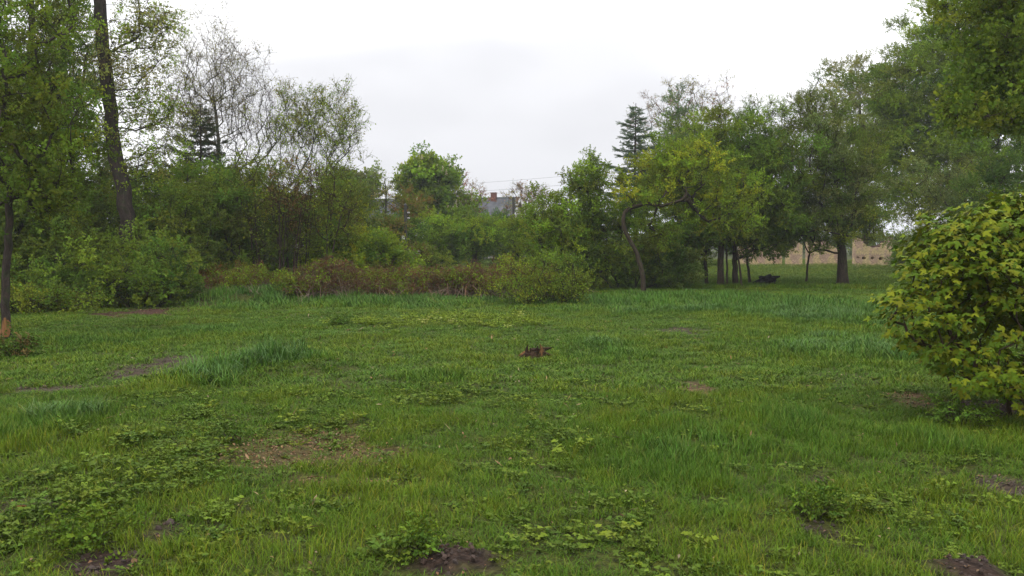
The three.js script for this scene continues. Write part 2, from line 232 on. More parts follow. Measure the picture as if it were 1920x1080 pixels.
/* px, d: foot in the photograph and distance; trunk: [[px, py], ...] up from the foot; r0, r1: its radii;
   blobs: [px, py, rx, ry in pixels, depth radius in metres, nearer (-) or farther (+), boughs] */
function tree(o) {
  const r = rng(o.seed), d = o.d, foot = footOf(o.px, d), g = groupAt(o.name, foot), loc = (p) => p.clone().sub(foot), sprayGeo = SPRAY[o.spray || 'ovate'];
  let roots = [];
  if (o.trunk) {
    const ctrl = [V(0, -0.12, 0), ...o.trunk.map(([x, y, dd = 0]) => loc(at(x, y, d + dd)))], curve = new THREE.CatmullRomCurve3(ctrl, false, 'centripetal'), n = o.steps || 14, pts = [], rs = [];
    for (let k = 0; k <= n; k++) { const t = k / n, p = curve.getPoint(t); if (k && k < n) p.add(rdir(r).multiplyScalar(o.r0 * 0.22)); pts.push(p); const flare = 1 + (o.flare ?? 0.4) * Math.exp(-Math.max(0, p.y) / (o.r0 * 2.2)); rs.push((o.r0 + (o.r1 - o.r0) * Math.pow(t, 0.8)) * flare * (1 + 0.06 * (r() - 0.5))); }
    const acc = new Acc(); acc.tube(pts, rs, 9); part(g, 'trunk', acc.geo(), o.bark);
    for (let k = 0; k < n; k++) for (let m = 0; m < 3; m++) roots.push({ p: pts[k].clone().lerp(pts[k + 1], m / 3), r: rs[k] }); roots.push({ p: pts[n], r: rs[n] });
  } else if (o.rods) for (let k = 0; k < o.rods; k++) {   // slender upright stems
    const a = r() * 6.2832, q = o.clump * Math.sqrt(r()), x = Math.cos(a) * q * 1.3, z = Math.sin(a) * q * 0.8, H = o.rodH * (0.65 + 0.4 * r()), lx = x * 0.35 + (r() - 0.5) * 0.7, lz = (r() - 0.5) * 0.7, pts = [], rs = [], r0 = 0.02 + 0.022 * r();
    for (let i = 0; i <= 10; i++) { const t = i / 10; pts.push(V(x + lx * t * t + (r() - 0.5) * 0.05, -0.05 + H * t, z + lz * t * t)); rs.push(r0 * (1 - 0.75 * t)); }
    const acc = new Acc(); acc.tube(pts, rs, 6); part(g, 'stem', acc.geo(), o.bark);
    for (let i = 2; i <= 10; i++) roots.push({ p: pts[i], r: rs[i] });
  } else for (let k = 0; k < (o.stems || 6); k++) { const a = r() * 6.2832, q = (o.clump || 0.4) * Math.sqrt(r()); const x = Math.cos(a) * q, z = Math.sin(a) * q; roots.push({ p: V(x, groundY(foot.x + x, foot.z + z) - foot.y - 0.05, z) }); }
  const targets = [], shoots = [];
  for (const [bx, by, rx, ry, rz, off, nb, tint] of o.blobs) {
    const c = loc(at(bx, by, d + off)), R = V(rx / F * d, ry / F * d, rz); let made = [];
    for (let k = 0; k < nb; k++) {
      let best = null, bd = -1;
      for (let q = 0; q < 5; q++) { const u = rdir(r).multiplyScalar(Math.pow(r(), o.shell || 0.45) * (r() < (o.rag ?? 0.17) ? 1.15 + 0.35 * r() : 1)), p = V(c.x + u.x * R.x, c.y + u.y * R.y, c.z + u.z * R.z); if (p.y < (o.low || 0.12)) continue; const e = made.length ? Math.min(...made.map((m) => m.distanceTo(p))) : 1; if (e > bd) { bd = e; best = p; } }
      if (best) { made.push(best); targets.push(best); best.tint = tint; best.out = best.clone().sub(c).normalize(); }
    }
  }
  grow(g, { roots, targets, bark: o.bark, r, tip: o.tip || 0.008, minY: o.minY || 0.2, limbName: o.trunk || o.rods ? 'limb' : 'stem', bias: o.bias || 1, straight: o.upright, k: o.k || 0.5, wob: o.wob || 0.14, chainFrom: o.trunk || o.rods ? 'trunk' : 'roots', pow: o.pow || 0.48, sides: o.sides || 6 });
  const list = [], br = o.br || 0.5, twigs = new Acc(), candles = [];
  for (const b of targets) {
    const base = hue(o.cols[Math.floor(r() * o.cols.length)], r, 0.3, 0.12), src = b.tint ? hue(b.tint, r, 0.28, 0.12) : base, n = Math.max(1, Math.round((o.m || 8) * (0.6 + 0.8 * r())));
    for (let k = 0; k < n; k++) {
      const u = rdir(r).multiplyScalar(br * Math.pow(r(), 0.5)); if (o.upright) u.set((r() - 0.5) * 1.5 * br, (0.2 + 1.1 * r()) * br, (r() - 0.5) * 1.5 * br); else u.y *= 0.62; const p = b.clone().add(u); if (p.y < 0.06) continue;
      const dir = o.upright ? u.clone().normalize().add(rdir(r).multiplyScalar(0.25)).normalize() : u.clone().normalize().multiplyScalar(0.8).add(b.out.clone().multiplyScalar(0.5)).add(V(0, o.lift ?? 0.35, 0)).add(rdir(r).multiplyScalar(0.35)).normalize();
      const s = (o.size || 1) * (0.75 + 0.5 * r()); p.addScaledVector(dir, -0.2 * s);
      const q = new THREE.Quaternion().setFromUnitVectors(UP, dir).multiply(new THREE.Quaternion().setFromAxisAngle(UP, r() * 6.2832)), c = hue(src, r, 0.12, 0.06);
      list.push([p, q, V(s, s, s), new THREE.Color(c[0], c[1], c[2])]);
      if (r() < (o.twig ?? 0.3)) twigs.tube([b, b.clone().lerp(p, 0.5).add(rdir(r).multiplyScalar(0.05)), p], [0.009, 0.007, 0.004].map((v) => v * (o.twigR || 1)), 3, null, false);
      if (o.candle && b.out.y > -0.2 && r() < o.candle) candles.push([p.clone().addScaledVector(dir, 0.35), new THREE.Quaternion().setFromAxisAngle(V(1, 0, 0), (r() - 0.5) * 0.4), V(1.9, 1.9, 1.9), new THREE.Color(0.75, 0.7, 0.55)]);
    }
  }
  if (twigs.n) part(g, 'twigs', twigs.geo(), o.bark, 'stuff');
  if (list.length) scatter(o.trunk ? 'crown' : 'foliage', sprayGeo, o.mat || leafMat, list, g);
  if (candles.length) scatter('blossom', SPRAY.candle, leafMat, candles, g);
  stats.push([o.name, list.length]);
  g.userData.extra = undefined; delete g.userData.extra;
  return tag(g, o.label, o.cat || 'tree', o.group);
}
function conifer(o) {
  const r = rng(o.seed), foot = footOf(o.px, o.d), g = groupAt(o.name, foot), H = at(o.px, o.top, o.d).y - foot.y, acc = new Acc(), list = [];
  acc.tube([V(0, -0.1, 0), V(0.05, H * 0.3, 0), V(-0.04, H * 0.65, 0.03), V(0, H, 0)], [H * 0.016, H * 0.012, H * 0.007, 0.015], 8); part(g, 'trunk', acc.geo(), o.bark);
  for (let y = H * o.from; y < H * 0.985;) {
    const t = y / H, R = o.R * Math.pow(1 - t, o.taper || 0.85) * (0.8 + 0.35 * r()) + 0.15, n = o.whorl || 5, a0 = r() * 6.28;
    for (let k = 0; k < n; k++) {
      const a = a0 + k / n * 6.283 + (r() - 0.5) * 0.7, len = R * (0.3 + 0.9 * r()), dx = Math.cos(a), dz = Math.sin(a), tilt = (o.tilt ?? -0.1) + 0.3 * t + (r() - 0.5) * 0.2, yk = y + (r() - 0.5) * 0.35, P = (s) => V(dx * len * s, yk + len * (tilt * s - (o.sag ?? 0.25) * Math.sin(s * Math.PI * 0.8) + 0.12 * s * s), dz * len * s);
      const b = new Acc(); b.tube([P(0), P(0.35), P(0.7), P(1)], [0.01 + 0.009 * len, 0.008 + 0.006 * len, 0.009, 0.004], 4); part(g, 'limb', b.geo(), o.bark);
      const m = Math.ceil(len * o.dens);
      for (let q = 0; q < m; q++) {
        const s = 0.12 + 0.88 * Math.pow(r(), 0.8), p = P(s), e = P(Math.min(1.05, s + 0.1)).sub(p).normalize(), sd = V(-dz, 0, dx).multiplyScalar((r() - 0.5) * 3.2), dir = e.add(sd).add(V(0, -0.9 * r() + 0.25, 0)).normalize(), sc = (o.size || 1) * (0.6 + 0.5 * r()) * (0.6 + 0.4 * (1 - t));
        const c = hue(o.cols[Math.floor(r() * o.cols.length)], r, 0.2, 0.08);
        list.push([p, new THREE.Quaternion().setFromUnitVectors(UP, dir).multiply(new THREE.Quaternion().setFromAxisAngle(UP, (r() - 0.5) * 1.2)), V(sc, sc, sc), new THREE.Color(...c)]);
      }
    }
    y += (o.gap || 0.45) * (0.7 + 0.6 * r()) * (1 - 0.4 * t);
  }
  scatter('crown', SPRAY[o.spray], leafMat, list, g); stats.push([o.name, list.length]);
  return tag(g, o.label, 'tree');
}
// leaf colours (as the leaves are, in linear light)
const C = { olive: [0.18, 0.24, 0.021], oliveD: [0.12, 0.165, 0.018], fresh: [0.241, 0.349, 0.020], mid: [0.153, 0.241, 0.021], deep: [0.095, 0.168, 0.019], yellow: [0.320, 0.364, 0.019], pale: [0.262, 0.277, 0.058], blue: [0.110, 0.183, 0.053], bronze: [0.204, 0.168, 0.032], rust: [0.21, 0.15, 0.048], pink: [0.320, 0.204, 0.116], grey: [0.197, 0.241, 0.058] };

// ---- far background
tree({ name: 'broadleaf_tree', label: 'round hazy green tree behind the low dark roof at left of centre', px: 652, d: 62, seed: 101, trunk: [[652, 440], [655, 380]], r0: 0.2, r1: 0.1, bark: BARK.olive, minY: 1.6, blobs: [[655, 352, 44, 36, 1.8, 0, 34], [650, 400, 40, 40, 1.5, 0, 20]], spray: 'broad', m: 16, br: 0.7, size: 1.5, cols: [C.mid, C.grey] });
tree({ name: 'chestnut_tree', label: 'dense round chestnut tree with pale flower candles beside the chimneyed house', px: 808, d: 55, seed: 102, trunk: [[808, 450], [806, 380], [808, 340]], r0: 0.26, r1: 0.1, bark: BARK.dark, minY: 1.6, blobs: [[806, 352, 50, 46, 1.9, 0, 46], [815, 392, 58, 40, 2, 0, 36], [780, 345, 30, 30, 1.2, -0.3, 12], [800, 318, 28, 18, 1, 0, 10]], spray: 'broad', m: 13, br: 0.6, size: 1.5, cols: [C.mid, C.fresh, C.mid], candle: 0.1 });
tree({ name: 'bronze_tree', label: 'sparse reddish tree just left of the brick chimney', px: 878, d: 74, seed: 103, trunk: [[878, 430], [876, 380]], r0: 0.16, r1: 0.07, bark: BARK.red, minY: 2, blobs: [[872, 372, 34, 30, 1.5, 0, 40], [880, 405, 38, 26, 1.5, 0, 18]], spray: 'bronze', m: 6, br: 0.6, size: 1.4, cols: [C.rust, C.pink, C.bronze], twig: 0.6, twigR: 2.2, tip: 0.016 });
tree({ name: 'bronze_tree', label: 'sparse pinkish tree just right of the brick chimney', px: 990, d: 72, seed: 104, trunk: [[990, 430], [985, 385]], r0: 0.16, r1: 0.07, bark: BARK.red, minY: 2, blobs: [[985, 372, 48, 28, 1.5, 0, 44], [990, 410, 46, 26, 1.5, 0, 16]], spray: 'sparse', m: 5, br: 0.6, size: 1.5, cols: [C.pink, C.pale], twig: 0.6, twigR: 2.2, tip: 0.016 });
tree({ name: 'birch_tree', label: 'thin early-leafed tree standing before the low dark roof', px: 722, d: 46, seed: 105, trunk: [[722, 430], [724, 370], [722, 335]], r0: 0.1, r1: 0.02, bark: BARK.olive, minY: 2, blobs: [[720, 365, 32, 42, 1, 0, 34]], spray: 'sparse', m: 3, br: 0.4, cols: [C.pale, C.olive], twig: 0.8, twigR: 1.4, tip: 0.011 });
tree({ name: 'bronze_tree', label: 'orange-brown leafing tree against the left side of the chestnut', px: 764, d: 47, seed: 106, trunk: [[764, 440], [764, 385]], r0: 0.12, r1: 0.05, bark: BARK.olive, minY: 1.5, blobs: [[768, 385, 40, 34, 1.1, 0, 30]], spray: 'bronze', m: 7, br: 0.5, size: 1.2, cols: [C.bronze, C.olive], twig: 0.5 });
conifer({ name: 'larch_tree', label: 'slender open conifer with a pointed top above the orchard trees', px: 1190, d: 46, top: 196, seed: 107, from: 0.3, R: 2.7, taper: 0.8, gap: 0.2, whorl: 4, tilt: -0.2, sag: 0.05, dens: 20, size: 0.85, spray: 'larch', cols: [[0.12, 0.19, 0.09], [0.15, 0.21, 0.1]], bark: BARK.pine });
tree({ name: 'maple_tree', label: 'tall round tree with thin pinkish spring leaves behind the conifer', px: 1300, d: 62, seed: 108, trunk: [[1300, 400], [1298, 320], [1296, 250]], r0: 0.28, r1: 0.08, bark: BARK.grey, minY: 3, blobs: [[1298, 230, 84, 72, 3, 0, 130], [1290, 300, 90, 50, 3, 0, 40]], spray: 'sparse', m: 5, br: 0.6, size: 1.5, cols: [C.pink, C.pale, C.pale], twig: 0.6, twigR: 2, tip: 0.014 });
tree({ name: 'poplar_tree', label: 'blue-green tree filling the gap between conifer and pinkish tree', px: 1272, d: 52, seed: 109, trunk: [[1272, 400], [1272, 250]], r0: 0.18, r1: 0.05, bark: BARK.grey, minY: 2, blobs: [[1275, 255, 40, 60, 1.6, 0, 44], [1250, 310, 60, 50, 1.8, 0, 30]], spray: 'ovate', m: 9, br: 0.6, size: 1.3, cols: [C.blue, C.grey, C.mid], twig: 0.3 });
tree({ name: 'poplar_tree', label: 'tall tree with pale thin top left of the big linden', px: 1622, d: 60, seed: 110, trunk: [[1622, 440], [1618, 330], [1612, 190]], r0: 0.3, r1: 0.08, bark: BARK.dark, minY: 3.2, blobs: [[1606, 170, 56, 58, 2, 0, 70, C.pale], [1622, 260, 70, 84, 2.6, 0, 90], [1616, 360, 64, 60, 2.4, 0, 50]], spray: 'ovate', m: 10, br: 0.7, size: 1.5, cols: [C.mid, C.grey, C.olive], twig: 0.4, twigR: 1.5 });

{
  const r = rng(99), list = [];
  for (let k = 0; k < 5200; k++) { const u = (r() * 2 - 1), x = u * 95, d = 112 + 10 * r(), top = 2.6 + 2.2 * fbm(x * 0.09, 3.3, 7.7) + 1.2 * fbm(x * 0.4, 1.3, 2.2), y = Math.max(0.1, top * Math.sqrt(r())), s = 2 + 1.4 * r(), c = hue(r() < 0.5 ? C.mid : C.oliveD, r, 0.25, 0.1); list.push([V(x, y, -d), new THREE.Quaternion().setFromUnitVectors(UP, rdir(r).add(V(0, 0.6, 0)).normalize()), V(s, s, s), new THREE.Color(...c)]); }
  scatter('hedge_foliage', SPRAY.broad, leafMat, list, null, 'far green hedgerow closing the fields on the horizon', 'hedge');
}
// ---- left side
tree({ name: 'alder_tree', label: 'tall dense olive tree at the left edge behind the scarred young tree', px: 40, d: 24, seed: 120, trunk: [[45, 400], [55, 200], [60, -60]], r0: 0.2, r1: 0.07, bark: BARK.dark, minY: 1.5, blobs: [[30, 60, 120, 150, 2, 0, 90], [60, 230, 110, 120, 1.8, 0.3, 60], [-40, 280, 90, 130, 1.6, 0, 30], [30, -90, 130, 70, 2, 0, 30]], spray: 'ovate', m: 14, br: 0.42, cols: [C.olive, C.oliveD, C.mid], twig: 0.3 });
tree({ name: 'alder_tree', label: 'slim olive tree between the left edge and the tall leaning trunk', px: 135, d: 29, seed: 121, trunk: [[132, 440], [140, 250], [165, 90]], r0: 0.12, r1: 0.04, bark: BARK.dark, minY: 1.5, blobs: [[120, 180, 64, 150, 1.6, 0, 66], [150, 320, 80, 80, 1.6, 0, 30], [110, 20, 40, 60, 1.3, 0, 14]], spray: 'ovate', m: 11, br: 0.55, cols: [C.oliveD, C.olive, C.mid], twig: 0.4 });
tree({ name: 'leaning_tree', label: 'tall dark bare trunk leaning left with thin drooping side branches', px: 248, d: 24.3, seed: 122, trunk: [[243, 460], [232, 370], [213, 280], [203, 180], [193, 80], [187, 0], [184, -80], [182, -200]], r0: 0.24, r1: 0.155, steps: 26, bark: BARK.pine, minY: 2.6, k: 0.02, bias: 1.9, wob: 0.16, blobs: [[258, 90, 50, 110, 1.4, 0, 44], [280, 250, 50, 90, 1.3, 0.5, 40], [290, 40, 40, 50, 1, 0, 12], [160, 130, 44, 100, 1.2, 0, 13], [130, 60, 50, 20, 1, 0, 4], [240, -90, 120, 60, 1.8, 0, 20]], spray: 'small', m: 8, br: 0.55, size: 1.1, lift: -0.1, pow: 0.42, cols: [C.pale, C.fresh, C.pale], twig: 0.5, tip: 0.009 });
tree({ name: 'maple_tree', label: 'high thinly leafed tree rising behind the dark spruce', px: 414, d: 38, seed: 123, trunk: [[414, 400], [413, 330], [408, 250], [400, 180]], r0: 0.15, r1: 0.05, bark: BARK.grey, minY: 2.6, k: 0.92, wob: 0.03, bias: 1.12, pow: 0.42, upright: 1, blobs: [[404, 165, 76, 105, 2, 0, 240], [350, 240, 44, 90, 1.4, 0, 60]], spray: 'bud', m: 3, br: 0.35, lift: 0.9, cols: [C.pale, [0.2, 0.16, 0.07], C.pale], twig: 0.9, twigR: 0.9, tip: 0.007 });
conifer({ name: 'spruce_tree', label: 'dark pointed spruce in front of the thin bare trees', px: 382, d: 35, top: 200, seed: 124, from: 0.22, R: 2.9, taper: 0.8, gap: 0.18, whorl: 4, tilt: -0.15, sag: 0.1, dens: 14, size: 0.8, spray: 'spruce', cols: [[0.06, 0.09, 0.03], [0.08, 0.11, 0.035], [0.11, 0.09, 0.04]], bark: BARK.dark });
tree({ name: 'bare_tree', label: 'forked nearly leafless tree between the spruce and the pale green tree', px: 438, d: 40, seed: 125, trunk: [[438, 420], [438, 340], [442, 310]], r0: 0.15, r1: 0.1, bark: BARK.grey, minY: 2.6, k: 0.92, wob: 0.03, bias: 1.1, pow: 0.43, upright: 1, blobs: [[470, 230, 44, 80, 1.6, 0, 110], [515, 215, 30, 66, 1.4, 0, 60], [440, 270, 24, 60, 1.2, 0, 24]], spray: 'bud', m: 2, br: 0.3, lift: 0.9, cols: [[0.14, 0.1, 0.08], C.pale], size: 0.8, twig: 1, twigR: 0.9, tip: 0.007 });
tree({ name: 'maple_tree', label: 'pale green fan-shaped tree on several upright stems above the thicket', px: 575, d: 33, seed: 126, rods: 8, rodH: 4.6, clump: 0.8, bark: BARK.grey, low: 3.6, minY: 2.8, k: 0.92, wob: 0.03, bias: 1.2, blobs: [[600, 240, 80, 62, 2, 0, 110], [560, 300, 70, 50, 1.6, 0, 34], [640, 290, 40, 40, 1.3, 0, 14], [545, 215, 30, 36, 1.2, 0, 14]], spray: 'sparse', m: 5, br: 0.42, lift: 0.7, upright: 1, pow: 0.42, cols: [C.fresh, C.pale, C.fresh], twig: 0.7, tip: 0.006 });
tree({ name: 'sapling_thicket', label: 'thicket of slender reddish stems with thin green leaves behind the brambles', cat: 'thicket', px: 535, d: 27, seed: 127, rods: 26, rodH: 3.6, clump: 1.3, bark: BARK.red, low: 0.9, k: 0.9, wob: 0.08, blobs: [[500, 370, 70, 70, 1.2, 0, 60, C.olive], [560, 360, 50, 60, 1.1, 0, 26, C.rust], [620, 380, 56, 76, 1.2, 0, 50, C.olive], [540, 450, 110, 44, 1.2, 0.4, 40], [480, 460, 50, 40, 1, 0, 12]], spray: 'sparse', m: 6, br: 0.4, cols: [C.olive, C.oliveD, C.mid], twig: 0.5, tip: 0.0085 });

const shrub = (label, px, d, blobs, o = {}) => tree({ name: o.name || 'shrub', label, cat: 'shrub', group: o.group, px, d, seed: o.seed || Math.round(px * 7 + d), stems: o.stems || 8, clump: o.clump || 0.5, bark: o.bark || BARK.olive, low: 0.15, k: 0.7, blobs, spray: o.spray || 'ovate', m: Math.round((o.m || 12) * 1.35), br: o.br || 0.42, size: o.size || 1, cols: o.cols || [C.olive, C.oliveD, C.mid], twig: o.twig ?? 0.25, mat: o.mat, lift: o.lift });
const LG = 'shrubs along the left edge of the meadow';
shrub('olive shrub rising right of the leaning trunk foot', 325, 25, [[335, 430, 76, 86, 1.1, 0.4, 56], [280, 500, 80, 46, 0.9, -1.4, 30]], { group: LG, cols: [C.olive, C.mid, C.olive] });
shrub('leafy shrub between the leaning trunk and the sapling thicket', 425, 27, [[425, 420, 64, 90, 1.1, 0, 50], [430, 500, 60, 44, 1, -0.2, 22]], { group: LG, cols: [C.oliveD, C.olive, C.mid] });
shrub('tall shadowy shrub left of the leaning trunk', 160, 25.5, [[145, 420, 74, 90, 1.2, 0.3, 56], [165, 510, 80, 50, 1, -0.5, 26]], { group: LG, cols: [C.oliveD, C.olive] });
shrub('wide shrub beside the scarred young tree, behind its trunk', 70, 22, [[60, 430, 100, 80, 1.2, 0, 60], [80, 520, 90, 50, 1, -0.2, 28]], { group: LG, cols: [C.oliveD, C.olive, C.mid] });
shrub('shrub cut off by the left edge of the picture', -60, 21, [[-60, 460, 110, 110, 1.2, 0, 50]], { group: LG, cols: [C.oliveD, C.olive] });
shrub('bright low shrub above the dark hollow at the left', 165, 20.5, [[185, 505, 60, 50, 0.8, 0, 26], [120, 540, 90, 36, 0.7, 0, 20], [60, 530, 60, 40, 0.7, 0.2, 12]], { group: LG, cols: [C.mid, C.olive, C.mid], spray: 'ovate', size: 0.9, m: 6, br: 0.36, twig: 0.6 });
shrub('dark green low shrub hanging over the strip of bare earth', 275, 21.5, [[275, 540, 80, 32, 0.7, 0, 28], [315, 505, 50, 50, 0.6, 0.3, 16]], { group: LG, cols: [C.mid, C.olive, C.deep], spray: 'ovate', m: 7, br: 0.36, twig: 0.6 });
shrub('low straggling growth along the lawn edge at far left', 60, 19, [[60, 572, 110, 26, 0.7, 0, 36]], { group: LG, cols: [C.olive, C.mid], spray: 'small', m: 9 });
shrub('brownish open shrub at the left end of the brambles', 420, 25, [[420, 525, 60, 30, 0.8, 0, 24]], { group: LG, cols: [C.bronze, C.olive], spray: 'bronze', m: 7 });
shrub('tall background shrub filling the space behind the leaning trunk', 260, 33, [[260, 380, 110, 70, 1.6, 0, 60], [270, 460, 110, 60, 1.4, 0, 26]], { group: LG, m: 13, br: 0.6, cols: [C.oliveD, C.mid, C.olive], size: 1.2 });
shrub('rounded olive bush below the spruce', 390, 31, [[390, 370, 66, 50, 1.4, 0, 44], [400, 440, 66, 60, 1.4, 0, 26]], { group: LG, m: 12, br: 0.55, cols: [C.mid, C.olive], size: 1.15 });
shrub('olive bush behind the sapling thicket, under the forked bare tree', 480, 32, [[485, 385, 50, 70, 1.2, 0, 40], [640, 390, 40, 60, 1.2, 0, 24]], { group: LG, m: 10, br: 0.5, cols: [C.olive, C.mid] });
shrub('dense background bush at the far left edge', 20, 31, [[20, 380, 120, 90, 1.6, 0, 60], [110, 400, 80, 80, 1.5, 0, 36]], { group: LG, m: 13, br: 0.65, cols: [C.oliveD, C.olive], size: 1.3 });

shrub('dull green bush showing between the stems of the sapling thicket', 560, 34, [[560, 420, 110, 50, 1.4, 0, 60], [560, 480, 110, 34, 1.2, 0, 30]], { group: LG, m: 12, br: 0.6, cols: [C.mid, C.olive], size: 1.25 });
// ---- middle distance
const MG = 'bushes in the middle distance';
shrub('bright elder bush with upright shoots above the brambles', 625, 28, [[640, 470, 36, 36, 0.8, 0, 26], [600, 495, 60, 22, 0.8, 0, 16]], { name: 'elder_bush', group: MG, cols: [C.fresh, C.yellow, C.mid], spray: 'broad', size: 0.75, m: 8 });
shrub('pale green elder bush with arching top beside the white-marked post', 710, 29, [[710, 470, 44, 28, 0.8, 0, 26], [690, 500, 60, 20, 0.8, 0, 14]], { name: 'elder_bush', group: MG, cols: [C.fresh, C.mid], spray: 'broad', size: 0.75, m: 8 });
shrub('dark bush under the low roof, left of the white-marked post', 700, 40, [[690, 445, 60, 38, 1.5, 0, 44], [740, 445, 36, 36, 1.3, 0, 18]], { group: MG, cols: [C.oliveD, C.deep, C.bronze], m: 11, br: 0.6, size: 1.2 });
tree({ name: 'fruit_tree', label: 'rounded green tree below the chestnut, right of the white-marked post', px: 828, d: 42, seed: 141, trunk: [[826, 475], [826, 445]], r0: 0.13, r1: 0.08, bark: BARK.dark, minY: 0.6, blobs: [[822, 445, 50, 44, 1.4, 0, 50], [840, 470, 44, 24, 1.2, 0, 16]], m: 13, br: 0.5, size: 1.15, cols: [C.mid, C.fresh] });
tree({ name: 'fruit_tree', label: 'small round tree on a clear dark trunk beneath the chimneyed house', px: 889, d: 41, seed: 142, trunk: [[890, 475], [890, 450]], r0: 0.12, r1: 0.09, bark: BARK.dark, minY: 0.5, blobs: [[893, 438, 44, 34, 1.2, 0, 50], [870, 452, 30, 22, 1, 0, 12]], m: 13, br: 0.45, size: 1.1, cols: [C.mid, C.fresh, C.mid] });
tree({ name: 'fruit_tree', label: 'dark narrow tree in front of the house roof gable', px: 938, d: 52, seed: 143, trunk: [[938, 470], [938, 420]], r0: 0.12, r1: 0.06, bark: BARK.dark, minY: 1, blobs: [[937, 432, 24, 26, 1, 0, 24], [945, 458, 40, 30, 1.3, 0, 24]], m: 12, br: 0.5, size: 1.3, cols: [C.deep, C.blue] });
shrub('pale green bush left of the tangled upright shrubs', 1000, 34, [[985, 455, 46, 44, 1.2, 0, 38], [1005, 425, 30, 36, 1, 0, 18]], { group: MG, cols: [C.mid, C.fresh, C.olive], m: 9 });
shrub('bushy green growth hiding the house walls behind the small round tree', 905, 58, [[880, 462, 60, 26, 1.6, 0, 40], [940, 462, 40, 24, 1.6, 0, 24]], { group: MG, cols: [C.mid, C.deep], m: 12, br: 0.7, size: 1.5 });
shrub('low bush at the foot of the white-marked post', 800, 36, [[795, 485, 44, 22, 0.9, 0, 20]], { group: MG, cols: [C.olive, C.bronze], m: 9 });

// ---- right side: shrubs, the bent tree, the orchard
const RG = 'shrubs left of the bent tree';
shrub('tall shrub with loose upright shoots left of the bent tree', 1095, 29, [[1095, 400, 44, 80, 1, 0, 46], [1110, 340, 26, 40, 0.7, 0, 14], [1085, 480, 54, 50, 1, -0.3, 30]], { name: 'upright_shrub', group: RG, cols: [C.mid, C.olive, C.fresh], twig: 0.5, lift: 0.8, spray: 'ovate', m: 9 });
shrub('shorter shrub with open upright shoots beside the pale green bush', 1035, 28, [[1035, 420, 36, 60, 0.9, 0, 28], [1040, 480, 54, 46, 1, 0, 26]], { name: 'upright_shrub', group: RG, cols: [C.mid, C.fresh, C.olive], twig: 0.5, lift: 0.8, m: 9 });
shrub('dark leafy shrub directly behind the bent trunk', 1170, 29.5, [[1165, 440, 56, 70, 1.1, 0, 44], [1150, 500, 60, 36, 1, 0, 24], [1230, 480, 50, 50, 1.1, 0.3, 26]], { group: RG, cols: [C.mid, C.olive], m: 10 });
shrub('shadowed undergrowth shrub between the bent tree and the orchard trunks', 1250, 30, [[1250, 500, 50, 36, 0.9, 0, 26]], { group: RG, cols: [C.deep, C.oliveD], m: 10 });
shrub('low loose green shrub at the lawn edge in front of the brambles', 1030, 22.5, [[1035, 525, 62, 46, 0.8, 0, 26], [985, 550, 54, 26, 0.7, 0, 12], [1080, 555, 40, 20, 0.6, 0, 6]], { group: RG, cols: [C.olive, C.mid, C.mid], spray: 'small', m: 7, br: 0.34, twig: 0.7, lift: 0.9 });
tree({ name: 'bent_tree', label: 'old fruit tree with a strongly hooked dark trunk', px: 1206, d: 26, seed: 150, trunk: [[1205, 525], [1201, 495], [1190, 468], [1174, 436], [1168, 408], [1178, 393], [1198, 385], [1218, 382], [1236, 386], [1258, 381], [1276, 376], [1288, 362]], r0: 0.084, r1: 0.045, flare: 0.2, steps: 30, bark: BARK.dark, minY: 2.3, k: 0.3, blobs: [[1300, 330, 100, 52, 1.1, 0.9, 70], [1230, 345, 70, 36, 0.9, 1.3, 26], [1350, 390, 60, 40, 1, 0.5, 24], [1220, 430, 34, 24, 0.6, 0.9, 8], [1190, 372, 40, 16, 0.4, 0.2, 7]], spray: 'ovate', m: 9, br: 0.42, cols: [C.fresh, C.olive, C.yellow], twig: 0.45, tip: 0.009 });
const OG = 'orchard trees in front of the ruined wall';
const orchard = [
  ['leafy orchard tree on the leftmost trunk of the clustered stems', 1326, 32, [[1322, 470], [1320, 430]], [[1310, 330, 90, 80, 1.8, 0.6, 66], [1300, 420, 56, 50, 1.2, 0, 26], [1275, 465, 40, 30, 0.9, 0.4, 14]], [C.fresh, C.olive, C.mid]],
  ['orchard tree on the middle trunk of the clustered stems', 1352, 31, [[1352, 470], [1358, 420]], [[1380, 290, 90, 60, 1.8, 0.4, 66], [1370, 380, 80, 60, 1.6, 0, 44], [1350, 435, 50, 24, 1.2, 0.6, 14]], [C.olive, C.mid, C.fresh]],
  ['orchard tree on the thick dark trunk of the clustered stems', 1380, 31.5, [[1378, 470], [1382, 400]], [[1430, 330, 84, 80, 1.8, 0, 66], [1440, 420, 64, 48, 1.4, -0.2, 36]], [C.olive, C.mid]],
  ['orchard tree on the thin slanting rightmost stem of the cluster', 1408, 32.5, [[1400, 480], [1392, 430]], [[1420, 400, 60, 60, 1.3, 0, 40], [1440, 455, 44, 26, 1, 0, 12]], [C.mid, C.deep]]];
orchard.forEach(([label, px, d, trunk, blobs, cols], i) => tree({ name: 'orchard_tree', label, group: OG, px, d, seed: 160 + i, trunk, r0: [0.07, 0.13, 0.11, 0.06][i], r1: [0.05, 0.1, 0.08, 0.04][i], bark: BARK.dark, flare: 0.25, minY: 0.9, blobs, m: 22, br: 0.52, size: 0.88, cols, twig: 0.3 }));
